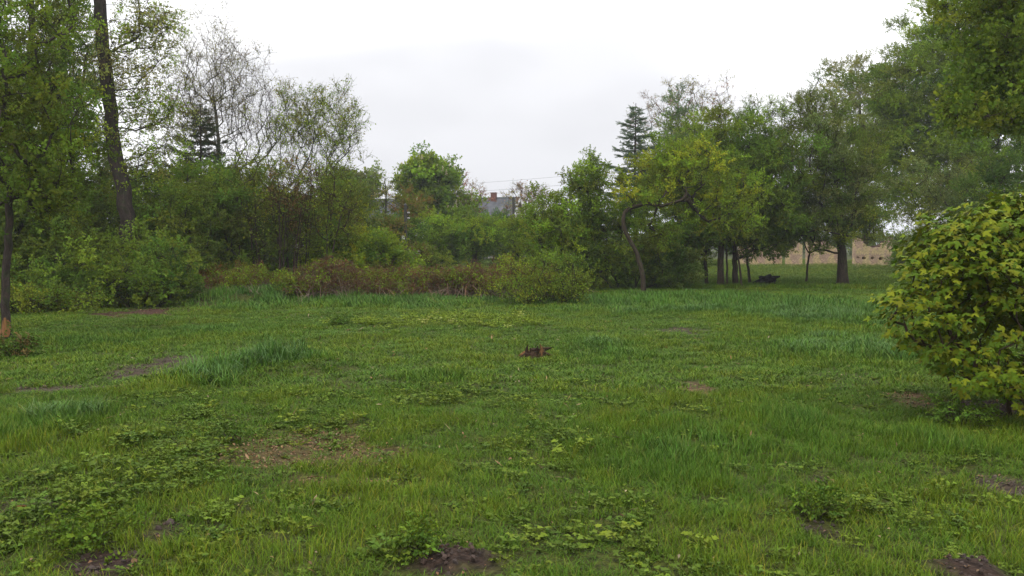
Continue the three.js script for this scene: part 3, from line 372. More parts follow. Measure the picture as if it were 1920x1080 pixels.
[['thin dark sapling stem left of the orchard cluster', 1282, 33, [[1278, 490], [1272, 460]]], ['second thin stem left of the orchard cluster, leaning right', 1272, 32, [[1276, 500], [1286, 465]]], ['thin sapling stem inside the orchard cluster', 1364, 31, [[1363, 490], [1361, 450]]], ['slanting thin stem right of the thick orchard trunk', 1392, 30.5, [[1386, 495], [1377, 455]]]].forEach(([label, px, d, trunk], i) =>
  tree({ name: 'sapling', label, group: 'thin stems among the orchard trees', px, d, seed: 170 + i, trunk, r0: 0.045, r1: 0.03, bark: BARK.dark, minY: 0.8, blobs: [[px - 4, 425, 34, 34, 0.8, 0, 12]], m: 9, br: 0.4, cols: [C.mid, C.olive] }));
tree({ name: 'cherry_tree', label: 'dark cherry tree with steep upright shoots on a thick trunk', px: 1580, d: 32, seed: 180, trunk: [[1578, 480], [1577, 430], [1572, 360]], r0: 0.2, r1: 0.12, bark: BARK.dark, minY: 1.2, k: 0.8, blobs: [[1530, 300, 100, 84, 1.8, 0, 110], [1590, 330, 66, 84, 1.6, 0, 60], [1525, 205, 64, 40, 1.3, 0, 22], [1430, 215, 34, 30, 0.8, 0, 9], [1540, 410, 90, 48, 1.5, -0.2, 56], [1610, 405, 44, 36, 1.2, 0, 22]], spray: 'narrow', m: 21, size: 0.9, br: 0.45, lift: 0.9, cols: [C.mid, C.olive, C.grey], twig: 0.5, tip: 0.009 });
tree({ name: 'sapling', label: 'slender forked young tree between the clustered stems and the cherry', px: 1512, d: 33, seed: 181, trunk: [[1514, 500], [1518, 475]], r0: 0.05, r1: 0.035, bark: BARK.dark, minY: 0.9, k: 0.7, blobs: [[1515, 425, 50, 30, 0.9, 0, 24]], m: 9, br: 0.4, cols: [C.fresh, C.mid] });
tree({ name: 'linden_tree', label: 'huge dense linden filling the upper right', px: 1800, d: 42, seed: 190, trunk: [[1800, 400], [1802, 250], [1805, 60]], r0: 0.5, r1: 0.2, bark: BARK.dark, minY: 3, blobs: [[1750, 190, 110, 110, 3, 0, 130], [1830, 60, 90, 100, 3, 0, 110], [1900, 180, 110, 140, 3, 0, 110], [1720, 320, 84, 100, 2.6, 0, 80], [1850, 340, 110, 110, 2.8, 0, 80], [1690, 190, 46, 90, 2, 0, 40], [1960, 0, 110, 120, 3, 0, 50]], spray: 'ovate', m: 30, br: 0.66, size: 1.1, cols: [C.mid, C.fresh, C.olive], twig: 0.12 });
tree({ name: 'willow_tree', label: 'greyish feathery small tree between the linden and the maple bush', px: 1770, d: 34, seed: 191, trunk: [[1768, 470], [1770, 420]], r0: 0.1, r1: 0.06, bark: BARK.olive, minY: 0.7, blobs: [[1770, 390, 80, 80, 1.5, 0, 80], [1760, 460, 60, 40, 1.2, 0, 26]], spray: 'narrow', m: 11, br: 0.48, cols: [C.grey, C.olive, C.grey], twig: 0.3 });
shrub('dark tall shrub behind the maple bush at the right edge', 1900, 30, [[1890, 380, 80, 100, 1.6, 0, 60], [1900, 480, 80, 60, 1.4, 0, 26]], { cols: [C.deep, C.mid], m: 13, br: 0.55 });
shrub('low dark hedge-like bush at the right end of the ruined wall', 1745, 50, [[1720, 480, 46, 24, 1.4, 0, 26], [1790, 470, 50, 30, 1.4, 0, 24]], { cols: [C.deep, C.mid], m: 11, br: 0.6, size: 1.3 });

// ---- near trees
{
  const t = tree({ name: 'young_tree', label: 'near young tree at the left edge with bark stripped orange at its foot', px: 10, d: 13.8, seed: 200, trunk: [[10, 560], [14, 460], [18, 380], [20, 345]], r0: 0.07, r1: 0.055, steps: 18, bark: BARK.pine, minY: 2.3, k: 0.35, blobs: [[70, 300, 80, 70, 0.9, 0, 34], [40, 200, 90, 70, 1, 0, 26], [30, 60, 80, 90, 1, 0, 20], [90, 370, 50, 40, 0.6, 0, 10], [-70, 250, 80, 140, 1, 0, 30], [20, -70, 120, 50, 1, 0, 14]], spray: 'ovate', m: 7, br: 0.28, size: 0.8, lift: 0.1, cols: [C.olive, C.mid, C.oliveD], twig: 0.5, tip: 0.007 });
  const w = new THREE.MeshStandardMaterial({ color: new THREE.Color(0.36, 0.15, 0.045), map: barkTone, bumpMap: barkRelief, bumpScale: 0.006, roughness: 0.8 });
  for (const [a0, a1, y0, y1, k] of [[0.4, 2.4, 0.08, 0.4, 0.03], [2.5, 3.5, 0.02, 0.2, 0.035]]) {   // stripped wood, a curved slip standing out of the trunk
    const acc = new Acc(), N = 9, M = 8, rr = rng(9);
    for (let j = 0; j <= M; j++) for (let i = 0; i <= N; i++) { const y = y0 + (y1 - y0) * j / M, s = Math.sin(Math.PI * j / M), mid = (a0 + a1) / 2, a = mid + (a1 - a0) / 2 * (i / N * 2 - 1) * (0.45 + 0.55 * s + 0.1 * rr()), R = 0.07 * (1 + 0.4 * Math.exp(-y / 0.154)) + k * (0.3 + 0.7 * Math.sin(Math.PI * i / N)); acc.v(Math.cos(a) * R, y, Math.sin(a) * R, a, y); }
    for (let j = 0; j < M; j++) for (let i = 0; i < N; i++) { const o = j * (N + 1) + i, q = o + N + 1; acc.tri(o, q, o + 1); acc.tri(o + 1, q, q + 1); }
    const m = part(t, 'stripped_wood', acc.geo(), w); m.userData.label = 'orange patch of stripped bare wood';
  }
}
tree({ name: 'maple_tree', label: 'near maple reaching in from the right edge with big lobed leaves', px: 2140, d: 15, seed: 210, trunk: [[2140, 400], [2130, 150], [2120, -100]], r0: 0.16, r1: 0.09, bark: BARK.dark, minY: 2.6, k: 0.05, blobs: [[1900, 60, 110, 70, 1, 0, 30], [1860, 190, 80, 60, 0.9, 0, 18], [1990, 130, 90, 120, 1.1, 0, 24], [1850, -10, 60, 40, 0.8, 0, 8], [2100, 60, 110, 160, 1.2, 0, 20]], spray: 'broad', m: 17, br: 0.36, size: 0.62, lift: 0, cols: [C.mid, C.olive, C.mid], twig: 0.4 });

// ---- the maple bush at the right with leaves one can pick out
const lobedLeaf = (droop, fold, twist) => {                                     // a five-lobed maple leaf one unit across, drooping at its rim
  const acc = new Acc(), out = [], lobes = [[-2.25, 0.42], [-1.15, 0.78], [0, 1], [1.15, 0.78], [2.25, 0.42]];
  lobes.forEach(([a, R], i) => { if (i) { const b = (a + lobes[i - 1][0]) / 2; out.push([b, 0.36]); } out.push([a - 0.3, R * 0.74]); out.push([a, R]); out.push([a + 0.3, R * 0.74]); });
  const P = (a, R) => { const x = Math.sin(a) * R * 0.62, y = 0.22 + Math.cos(a) * R * 0.62; return [x, y, -droop * (x * x + (y - 0.2) * (y - 0.2)) + fold * Math.abs(x) + twist * x * y + 0.05 * Math.cos(a * 5) * R]; };
  const c = acc.v(0, 0.2, 0.03, 0.5, 0.5, [1, 1, 1]), s = acc.v(0, 0, 0, 0.5, 0, [1, 1, 1]), id = out.map(([a, R]) => { const p = P(a, R); return acc.v(p[0], p[1], p[2], p[0] + 0.5, p[1], [1, 1, 1]); });
  for (let k = 0; k < id.length - 1; k++) acc.tri(c, id[k + 1], id[k]);
  acc.tri(c, id[0], s); acc.tri(c, s, id[id.length - 1]);
  return acc.geo();
};
const LOBED = [lobedLeaf(0.35, 0.05, 0), lobedLeaf(0.7, 0.2, 0.3), lobedLeaf(0.5, -0.15, -0.35), lobedLeaf(1.1, 0.1, 0.15)];
{
  const r = rng(300), foot = footOf(1880, 7.6), g = groupAt('maple_bush', foot), bushLeaf = [], stemsTo = [];
  const cols = [[0.145, 0.2, 0.008], [0.105, 0.17, 0.008], [0.19, 0.22, 0.009], [0.08, 0.14, 0.008], [0.16, 0.17, 0.009]];
  const mats = cols.map((c) => new THREE.MeshPhysicalMaterial({ color: new THREE.Color(...c), roughness: 0.7, transmission: 0.3, specularIntensity: 0.15, thickness: 0, side: THREE.DoubleSide }));
  const blobs = [[1890, 560, 130, 120, 0.9, 0, 70], [1738, 600, 56, 70, 0.55, 0, 26], [1790, 510, 70, 70, 0.6, 0.1, 34], [1760, 480, 40, 36, 0.4, 0.1, 12], [1900, 450, 90, 60, 0.7, 0.1, 30], [1880, 670, 110, 40, 0.7, -0.1, 14], [1780, 455, 36, 40, 0.35, 0.1, 12], [1915, 400, 36, 34, 0.3, 0.1, 9], [1850, 450, 30, 44, 0.3, 0, 10], [2010, 520, 120, 150, 0.9, 0, 50], [1705, 575, 32, 24, 0.3, -0.1, 6], [1880, 410, 30, 18, 0.25, 0.2, 3], [1960, 410, 50, 20, 0.3, 0, 6], [1830, 720, 90, 20, 0.4, -0.3, 8], [1930, 730, 60, 30, 0.5, -0.2, 8], [1890, 600, 130, 100, 0.5, 0.6, 46], [1800, 640, 70, 60, 0.4, 0.5, 18], [1960, 480, 90, 70, 0.5, 0.3, 26], [1820, 520, 80, 60, 0.4, 0.5, 20], [1768, 418, 12, 30, 0.1, 0.1, 4], [1842, 398, 12, 36, 0.1, 0, 5], [1908, 372, 14, 34, 0.12, 0.1, 5], [1720, 520, 14, 26, 0.1, 0, 3]];
  for (const [bx, by, rx, ry, rz, off, nb] of blobs) { const c = at(bx, by, 7.6 + off).sub(foot), R = V(rx / F * 7.6, ry / F * 7.6, rz); for (let k = 0; k < nb; k++) { const u = rdir(r).multiplyScalar(Math.pow(r(), 0.4) * (r() < 0.14 ? 1.25 : 1)), p = V(c.x + u.x * R.x, c.y + u.y * R.y, c.z + u.z * R.z); if (p.y < 0.12) continue; p.out = V(p.x, 0, p.z).normalize().multiplyScalar(0.7).add(u.multiplyScalar(0.5)); stemsTo.push(p); } }
  const roots = []; for (let k = 0; k < 26; k++) { const a = r() * 6.2832, q = 0.6 * Math.sqrt(r()); roots.push({ p: V(Math.cos(a) * q + 0.1, -0.05, Math.sin(a) * q) }); }
  grow(g, { roots, targets: stemsTo, bark: BARK.cane, r, tip: 0.0038, limbName: 'stem', k: 0.75, wob: 0.1, chainFrom: 'roots', pow: 0.4 });
  for (const b of stemsTo) {
    const n = 20 + Math.floor(r() * 9), a0 = r() * 6.2832;
    for (let k = 0; k < n; k++) {
      const a = a0 + k * 2.4, d = V(Math.cos(a), 0.1 + 0.5 * (r() - 0.4), Math.sin(a)).add(b.out.clone().multiplyScalar(0.7)).normalize(), pet = 0.03 + 0.17 * r(), p = b.clone().addScaledVector(d, pet).add(V(0, (r() - 0.6) * 0.1, 0)), s = 0.04 + 0.06 * r() + 0.02 * r() * r();
      const dd = d.clone(); dd.y -= 0.1 + 1.3 * r() * r(); dd.normalize();
      const z = V(0, 1, 0).add(b.out.clone().multiplyScalar(0.5)).add(rdir(r).multiplyScalar(0.75)); z.addScaledVector(dd, -z.dot(dd)).normalize();
      const x = dd.clone().cross(z).normalize(), M = new THREE.Matrix4().makeBasis(x, dd, z);
      bushLeaf.push({ p, q: new THREE.Quaternion().setFromRotationMatrix(M), s, m: Math.floor(r() * cols.length), v: Math.floor(r() * 4), dist: p.clone().add(foot).distanceTo(camera.position) - (p.x + foot.x > 5.0 ? -9 : 0) });
    }
  }
  bushLeaf.sort((a, b) => a.dist - b.dist);
  bushLeaf.slice(0, 300).forEach((l) => { const m = part(g, 'leaf', LOBED[l.v], mats[l.m]); m.position.copy(l.p); m.quaternion.copy(l.q); m.scale.setScalar(l.s); });
  scatter('foliage', LOBED[1], wetLeaf, bushLeaf.slice(300).map((l) => [l.p, l.q, V(l.s, l.s, l.s), new THREE.Color(...hue(cols[l.m], r, 0.1, 0.05))]), g);
  stats.push(['maple_bush', bushLeaf.length]);
  tag(g, 'near yellow-green maple bush with drooping lobed leaves at the right edge', 'bush');
}

// ---- brambles
const arc = (seed) => { const r = rng(seed), acc = new Acc(); for (let k = 0; k < 7; k++) { const a = r() * 6.28, l = 0.5 + 0.5 * r(), h = 0.4 + 0.6 * r(), ox = (r() - 0.5) * 0.5, oz = (r() - 0.5) * 0.5, pts = []; for (let s = 0; s <= 6; s++) { const t = s / 6; pts.push(V(ox + Math.cos(a) * l * t, h * Math.sin(Math.PI * (0.12 + 0.8 * t)), oz + Math.sin(a) * l * t)); } acc.tube(pts, pts.map((_, s) => 0.009 - s * 0.0008), 4, [0.85 + 0.3 * r(), 0.95, 0.95], false); } return acc.geo(); };
const caneMat = new THREE.MeshStandardMaterial({ color: 0xffffff, vertexColors: true, roughness: 0.8 });
const CANES = arc(71);
function bramble(label, px, d, rx, ry, rz, greens, seed) {
  const r = rng(seed), foot = footOf(px, d), g = groupAt('bramble_bush', foot), H = at(px, 0, d).y, R = rx / F * d, top = at(px, ry, d).y - foot.y, canes = [], leavesAt = [];
  for (let k = 0; k < R * rz * 17; k++) {
    const a = r() * 6.28, q = Math.sqrt(r()), x = Math.cos(a) * q * R, z = Math.sin(a) * q * rz, h = top * Math.sqrt(1.02 - 0.85 * q * q) * (0.6 + 0.4 * r()) * (1 + 0.5 * fbm(x * 0.9 + seed, z * 0.9, 8.8)), y = groundY(foot.x + x, foot.z + z) - foot.y, w = hue([0.12, 0.082, 0.048], r, 0.3, 0.15);
    canes.push([V(x, y, z), new THREE.Quaternion().setFromAxisAngle(UP, r() * 6.28), V(1 + 0.6 * r(), h * 0.85, 1 + 0.6 * r()), new THREE.Color(...w)]);
    const gr = 1.6 * fbm(x * 1.1 + seed, z * 1.1, 3.3) + greens + 0.3;
    for (let m = 0; m < 26; m++) { const yy = y + h * (0.12 + 0.93 * Math.sqrt(r())), c = r() < 0.5 + gr ? hue(r() < 0.6 ? C.olive : C.fresh, r) : hue([0.175, 0.115, 0.05], r, 0.3, 0.15); const dir = rdir(r).multiplyScalar(0.7).add(V(0, 0.7, 0)).normalize(), s = 0.7 + 0.6 * r(); leavesAt.push([V(x + (r() - 0.5) * 0.7, yy, z + (r() - 0.5) * 0.7), new THREE.Quaternion().setFromUnitVectors(UP, dir).multiply(new THREE.Quaternion().setFromAxisAngle(UP, r() * 6.28)), V(s, s, s), new THREE.Color(...c)]); }
  }
  scatter('cane_tangle', CANES, caneMat, canes, g); scatter('foliage', SPRAY.bramble, leafMat, leavesAt, g); stats.push(['bramble', canes.length + leavesAt.length]);
  tag(g, label, 'bramble', 'brambles across the far edge of the meadow');
}
bramble('green-flecked bramble mound at the left end of the bramble row', 500, 24, 105, 506, 1.3, -0.06, 401);
bramble('reddest bramble mound, bare brown canes in its middle', 640, 24.5, 100, 488, 1.4, -0.42, 402);
bramble('low brown bramble mound left of the centre, under the white-marked post', 770, 25, 100, 502, 1.4, -0.36, 403);
bramble('mixed brown and green bramble mound below the small round tree', 890, 25.5, 95, 497, 1.4, -0.26, 404);
bramble('bramble mound at the right end of the row beside the pale shrubs', 985, 26, 70, 484, 1.2, -0.2, 405);
bramble('small bramble patch at the far left behind the lawn', 100, 21, 90, 535, 0.8, 0, 406);
bramble('taller bramble with a red crest behind the row, below the elder bush', 690, 28.5, 60, 482, 0.9, -0.25, 407);

// ---- poles, wires
{
  const wood = bark(0.12, 0.112, 0.1), white = new THREE.MeshStandardMaterial({ color: new THREE.Color(0.75, 0.75, 0.74), roughness: 0.5 });
  const dark = new THREE.MeshStandardMaterial({ color: new THREE.Color(0.03, 0.03, 0.03), roughness: 0.7 }), pot = new THREE.MeshStandardMaterial({ color: new THREE.Color(0.4, 0.38, 0.35), roughness: 0.35 });
  const pole = (px, d, top, label, box) => {
    const foot = footOf(px, d), g = groupAt('utility_post', foot), H = at(px, top, d).y - foot.y, acc = new Acc();
    acc.tube([V(0, -0.2, 0), V(0.01, H * 0.5, 0), V(-0.01, H, 0)], [0.08, 0.074, 0.066], 10); part(g, 'shaft', acc.geo(), wood);
    const cp = new THREE.ConeGeometry(0.08, 0.1, 10); cp.translate(-0.01, H + 0.05, 0); part(g, 'cap', cp, dark);
    for (const y of [0.35, 0.6]) { const i = new THREE.LatheGeometry([[0.001, 0], [0.03, 0], [0.05, 0.05], [0.03, 0.07], [0.045, 0.11], [0.001, 0.13]].map((p) => new THREE.Vector2(...p)), 10); i.rotateZ(Math.PI / 2); i.translate(0.2, H - y, 0); part(g, 'insulator', i, pot); }
    if (box) { const y = at(px, 448, d).y - foot.y, s = new THREE.BoxGeometry(0.13, 0.3, 0.05); s.translate(-0.09, y, 0.15); part(g, 'marker_plate', s, white).userData.label = 'small white plate'; }
    tag(g, label, 'post', 'utility posts in the middle distance'); return [foot, H];
  };
  const A = pole(761, 39, 385, 'grey utility post with a small white plate left of the rounded tree', true), B = pole(963, 44, 372, 'grey utility post half hidden by the pale bush near the house gable', false);
  const wire = (pts, label) => { const acc = new Acc(), P = []; const [a, b] = pts, sag = a.distanceTo(b) * 0.012; for (let k = 0; k <= 20; k++) { const t = k / 20, p = a.clone().lerp(b, t); p.y -= sag * 4 * t * (1 - t); P.push(p.sub(a)); } acc.tube(P, P.map(() => 0.0075), 5); const m = new THREE.Mesh(acc.geo(), dark); m.name = 'power_line'; m.position.copy(a); tag(m, label, 'wire', 'power lines over the house'); };
  wire([at(640, 352, 85), at(1330, 300, 60)], 'upper thin power line crossing the sky above the house');
  wire([at(640, 366, 85), at(1330, 318, 60)], 'lower thin power line crossing the sky above the house');
}

// ---- houses
const slate = new THREE.MeshStandardMaterial({ color: new THREE.Color(0.11, 0.115, 0.13), map: barkTone, roughness: 0.75 }), render = new THREE.MeshStandardMaterial({ color: new THREE.Color(0.5, 0.46, 0.4), roughness: 0.9 }), brickRed = new THREE.MeshStandardMaterial({ color: new THREE.Color(0.24, 0.085, 0.06), map: barkTone, bumpMap: soilRelief, bumpScale: 0.01, roughness: 0.9 }), trim = new THREE.MeshStandardMaterial({ color: new THREE.Color(0.7, 0.7, 0.7), roughness: 0.6 }), paneGlass = new THREE.MeshStandardMaterial({ color: new THREE.Color(0.03, 0.035, 0.04), roughness: 0.08 });
function house(name, label, px, d, turn, L, W, eave, ridge, o = {}) {
  const foot = footOf(px, d), g = groupAt(name, foot); g.rotation.y = turn;
  const sh = new THREE.Shape(); sh.moveTo(-W / 2, -0.3); sh.lineTo(W / 2, -0.3); sh.lineTo(W / 2, eave); sh.lineTo(0, ridge - 0.12); sh.lineTo(-W / 2, eave); sh.closePath();
  const w = new THREE.ExtrudeGeometry(sh, { depth: L, bevelEnabled: false }); w.translate(0, 0, -L / 2); w.rotateY(Math.PI / 2); part(g, 'wall', w, render);
  const run = W / 2 + 0.45, sl = Math.atan2(ridge - eave, W / 2), len = run / Math.cos(sl);
  for (const s of [1, -1]) { const b = new THREE.BoxGeometry(L + 0.6, 0.14, len); b.translate(0, 0.07, s * len / 2); b.rotateX(s * sl); b.translate(0, ridge, 0); const rf = part(g, 'roof', b, slate);
    for (const e of [1, -1]) { const t = new THREE.BoxGeometry(0.08, 0.24, len); t.translate(e * (L / 2 + 0.345), 0.03, s * len / 2); t.rotateX(s * sl); t.translate(0, ridge, 0); part(rf, 'verge_board', t, trim); } }
  const cap = new THREE.CylinderGeometry(0.13, 0.13, L + 0.62, 8); cap.rotateZ(Math.PI / 2); cap.translate(0, ridge + 0.11, 0); part(g, 'ridge_cap', cap, o.pale ? trim : slate);
  for (const x of o.chimneys || []) { const c = new THREE.BoxGeometry(0.6, 1.1, 0.5); c.translate(x, ridge + 0.12, 0.2); const ch = part(g, 'chimney', c, brickRed), k = new THREE.BoxGeometry(0.7, 0.1, 0.6); k.translate(x, ridge + 0.72, 0.2); part(ch, 'chimney_cap', k, brickRed); }
  const win = (x, y, z, rot) => { const f = new THREE.BoxGeometry(1.1, 1.4, 0.08), p = new THREE.BoxGeometry(0.9, 1.2, 0.06); p.translate(0, 0, 0.02); for (const q of [f, p]) { q.rotateY(rot); q.translate(x, y, z); } const wf = part(g, 'window', f, trim); part(wf, 'pane', p, paneGlass); };
  for (let x = -L / 2 + 1.6; x < L / 2 - 1; x += 2.8) win(x, eave * 0.55, W / 2 + 0.02, 0);
  win(L / 2 + 0.02, eave + 0.3, 0, Math.PI / 2);
  return tag(g, label, 'house');
}
house('house', 'grey-roofed house with a red brick chimney behind the trees at centre', 912, 98, -0.32, 7.6, 7, 3.3, 6.85, { chimneys: [1.0] });
house('long_house', 'long low dark-roofed building at left of centre behind the trees', 700, 90, -0.05, 15, 8, 3.4, 6.35, { pale: true });
house('far_house', 'far brownish roof glimpsed left of the upright shrubs', 1048, 105, 0.1, 7, 7, 2.6, 4.9, {});

// ---- the ruined wall
{
  const plaster = noiseTex(512, (u, v) => { const n = 0.5 + torus(u, v, 9, 3.3), m = sstep(0.42, 0.62, 0.5 + 0.9 * torus(u, v, 3.2, 8.1)), f = 0.92 + 0.3 * torus(u, v, 40, 1.1), a = [0.90, 0.80, 0.60], b = [0.83, 0.70, 0.60]; return [0, 1, 2].map((q) => (a[q] * (1 - m) + b[q] * m) * f * (0.8 + 0.3 * n)); });
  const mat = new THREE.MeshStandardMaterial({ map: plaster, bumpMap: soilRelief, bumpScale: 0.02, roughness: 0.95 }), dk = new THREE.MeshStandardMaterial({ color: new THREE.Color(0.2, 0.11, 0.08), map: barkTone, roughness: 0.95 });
  const bit = (label, px0, px1, d, tops, holes, seed) => {
    const x0 = (px0 - 960) / F * d, x1 = (px1 - 960) / F * d, foot = onGround((x0 + x1) / 2, -d), g = groupAt('ruined_wall', foot), w = x1 - x0, r = rng(seed), sh = new THREE.Shape(), n = 22; sh.moveTo(-w / 2, -0.3);
    sh.lineTo(w / 2, -0.3);
    for (let k = n; k >= 0; k--) { const t = k / n, i = t * (tops.length - 1), a = Math.floor(i), py = tops[a] + (tops[Math.min(tops.length - 1, a + 1)] - tops[a]) * (i - a); sh.lineTo(-w / 2 + w * t, at(px0, py, d).y - foot.y + (r() - 0.5) * 0.09); }
    for (const [hx, hy, s] of holes) { const c = at(hx, hy, d), p = new THREE.Path(); for (let k = 0; k <= 10; k++) { const a = k / 10 * 6.2832, R = s * (0.85 + 0.3 * r()); const X = c.x - foot.x + Math.cos(a) * R, Y = c.y - foot.y + Math.sin(a) * R * 0.85; k ? p.lineTo(X, Y) : p.moveTo(X, Y); } sh.holes.push(p); }
    const geo = new THREE.ExtrudeGeometry(sh, { depth: 0.36, bevelEnabled: true, bevelSize: 0.02, bevelThickness: 0.02, bevelSegments: 1 }); geo.translate(0, 0, -0.18); part(g, 'masonry', geo, mat);
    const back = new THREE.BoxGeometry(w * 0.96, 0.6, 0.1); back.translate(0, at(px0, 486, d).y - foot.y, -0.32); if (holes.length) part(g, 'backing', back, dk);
    for (let k = 0; k < w * 5; k++) { const b = new THREE.BoxGeometry(0.24, 0.07, 0.3); b.rotateY((r() - 0.5) * 0.4); const t = r(), i = t * (tops.length - 1), a = Math.floor(i), py = tops[a] + (tops[Math.min(tops.length - 1, a + 1)] - tops[a]) * (i - a); b.translate(-w / 2 + w * t, at(px0, py, d).y - foot.y + 0.06 + 0.04 * r(), 0); part(g, 'brick', b, r() < 0.6 ? brickRed : dk); }
    tag(g, label, 'wall', 'remains of the ruined wall');
  };
  bit('pinkish ruined wall with a row of small dark holes right of the cherry trunk', 1600, 1670, 55, [448, 450, 463, 465, 464, 452, 446], [[1617, 484, 0.15], [1633, 484, 0.14], [1649, 485, 0.16], [1657, 494, 0.08], [1606, 483, 0.1]], 501);
  bit('ochre ruined wall behind the clustered orchard stems', 1385, 1464, 57, [462, 455, 460, 458, 462], [], 502);
  bit('narrow pale yellow wall pier right of the ochre wall', 1474, 1502, 56, [458, 452, 460], [], 503);
  bit('pale wall stretch between the forked young tree and the cherry trunk', 1512, 1572, 57, [450, 456, 453, 462, 470], [], 504);
  bit('far pale wall remnant right of the pinkish wall with holes', 1678, 1700, 62, [486, 482, 488], [], 505);
}

// ---- small things on the meadow
const rough = (mat, c) => new THREE.MeshPhysicalMaterial({ specularIntensity: 0.2, color: new THREE.Color(...c), map: barkTone, bumpMap: barkRelief, bumpScale: 0.01, roughness: 0.9 });
{
  const [sx, sz] = gp(1002, 668), foot = onGround(sx, sz), g = groupAt('tree_stump', foot), r = rng(600), dark = rough(0, [0.062, 0.036, 0.021]), raw = rough(0, [0.26, 0.13, 0.055]), acc = new Acc(), N = 20, M = 7;
  const rim = []; for (let i = 0; i < N; i++) rim.push(0.09 + 0.07 * r() + (i > 12 ? 0.02 : 0));
  for (let j = 0; j <= M; j++) for (let i = 0; i <= N; i++) { const a = i / N * 6.2832, t = j / M, h = t < 0.75 ? t / 0.75 * rim[i % N] : rim[i % N] - (t - 0.75) / 0.25 * 0.07, R = (t < 0.75 ? 0.15 + 0.07 * Math.pow(1 - t, 3) : 0.15 * (1 - (t - 0.75) / 0.25 * 0.8)) * (1 + 0.25 * nz(Math.cos(a) * 2, Math.sin(a) * 2, 3)); acc.v(Math.cos(a) * R, h - 0.02, Math.sin(a) * R, a * 0.2, t * 0.4); }
  for (let j = 0; j < M; j++) for (let i = 0; i < N; i++) { const o = j * (N + 1) + i, q = o + N + 1; acc.tri(o, q, o + 1); acc.tri(o + 1, q, q + 1); }
  part(g, 'body', acc.geo(), dark);
  for (const [a, l, h, m] of [[3.3, 0.24, 0.02, raw], [2.7, 0.27, -0.01, dark], [-0.5, 0.3, 0.13, dark], [0.1, 0.3, 0.02, dark], [1.8, 0.22, 0, dark], [4.6, 0.2, 0.03, dark]]) { const q = new Acc(); q.tube([V(Math.cos(a) * 0.06, 0.07, Math.sin(a) * 0.06), V(Math.cos(a) * 0.15, 0.06 + h * 0.5, Math.sin(a) * 0.15), V(Math.cos(a) * l, h + 0.01, Math.sin(a) * l)], [0.055, 0.036, 0.008], 6); part(g, 'root', q.geo(), m); }
  for (let k = 0; k < 11; k++) { const a = r() * 6.28, R = 0.13 * Math.sqrt(r()), h = 0.13 + 0.1 * r(), q = new Acc(), x = Math.cos(a) * R, z = Math.sin(a) * R; q.tube([V(x, 0.05, z), V(x + 0.01, h * 0.7, z), V(x + (r() - 0.3) * 0.07, h, z + (r() - 0.5) * 0.05)], [0.03, 0.018, 0.003], 4); part(g, 'splinter', q.geo(false), k % 3 ? dark : raw); }
  tag(g, 'small splintered dark tree stump in the middle of the lawn', 'stump');
}
{
  const foot = footOf(1440, 32.5), g = groupAt('root_stump', foot), m = rough(0, [0.022, 0.02, 0.018]), r = rng(610), geo = new THREE.IcosahedronGeometry(0.3, 3), p = geo.attributes.position;
  for (let i = 0; i < p.count; i++) { const x = p.getX(i), y = p.getY(i), z = p.getZ(i), k = 1 + 0.9 * fbm(x * 4, y * 4, z * 4); p.setXYZ(i, x * 1.05 * k, 0.16 + y * 0.75 * k, z * k); } geo.computeVertexNormals(); part(g, 'body', geo, m);
  for (const [a, l, h] of [[3.2, 0.62, 0.06], [0.2, 0.46, 0.33], [2.6, 0.5, 0.02], [5.4, 0.5, 0.03]]) { const q = new Acc(); q.tube([V(0, 0.15, 0), V(Math.cos(a) * l * 0.5, 0.12 + h * 0.5, Math.sin(a) * l * 0.5), V(Math.cos(a) * l, h, Math.sin(a) * l)], [0.13, 0.09, 0.03], 6); part(g, 'root', q.geo(), m); }
  tag(g, 'dark uprooted stump in the grass right of the clustered orchard stems', 'stump');
}
function stick(px, py, len, turn, rad, col, label) { const [x, z] = gp(px, py), foot = onGround(x, z, 0.035), acc = new Acc(), r = rng(px); acc.tube([V(-len / 2, 0, 0), V(-len * 0.1, 0.012, 0.01), V(len * 0.2, 0.008, -0.008), V(len / 2, 0.004, 0)], [rad, rad * 1.1, rad * 0.9, rad * 0.4], 6); const m = new THREE.Mesh(acc.geo(), rough(0, col)); m.name = 'fallen_stick'; m.position.copy(foot); m.rotation.y = turn; tag(m, label, 'stick'); }
stick(40, 968, 0.1, 0.1, 0.006, [0.42, 0.2, 0.08], 'short orange-brown stick lying in the weeds at lower left');
stick(1385, 1077, 0.1, 0.5, 0.004, [0.4, 0.2, 0.1], 'tiny pale stick at the bottom edge right of centre');
stick(945, 482, 1.6, 0.1, 0.035, [0.4, 0.36, 0.3], 'pale fallen pole beneath the dark narrow tree');

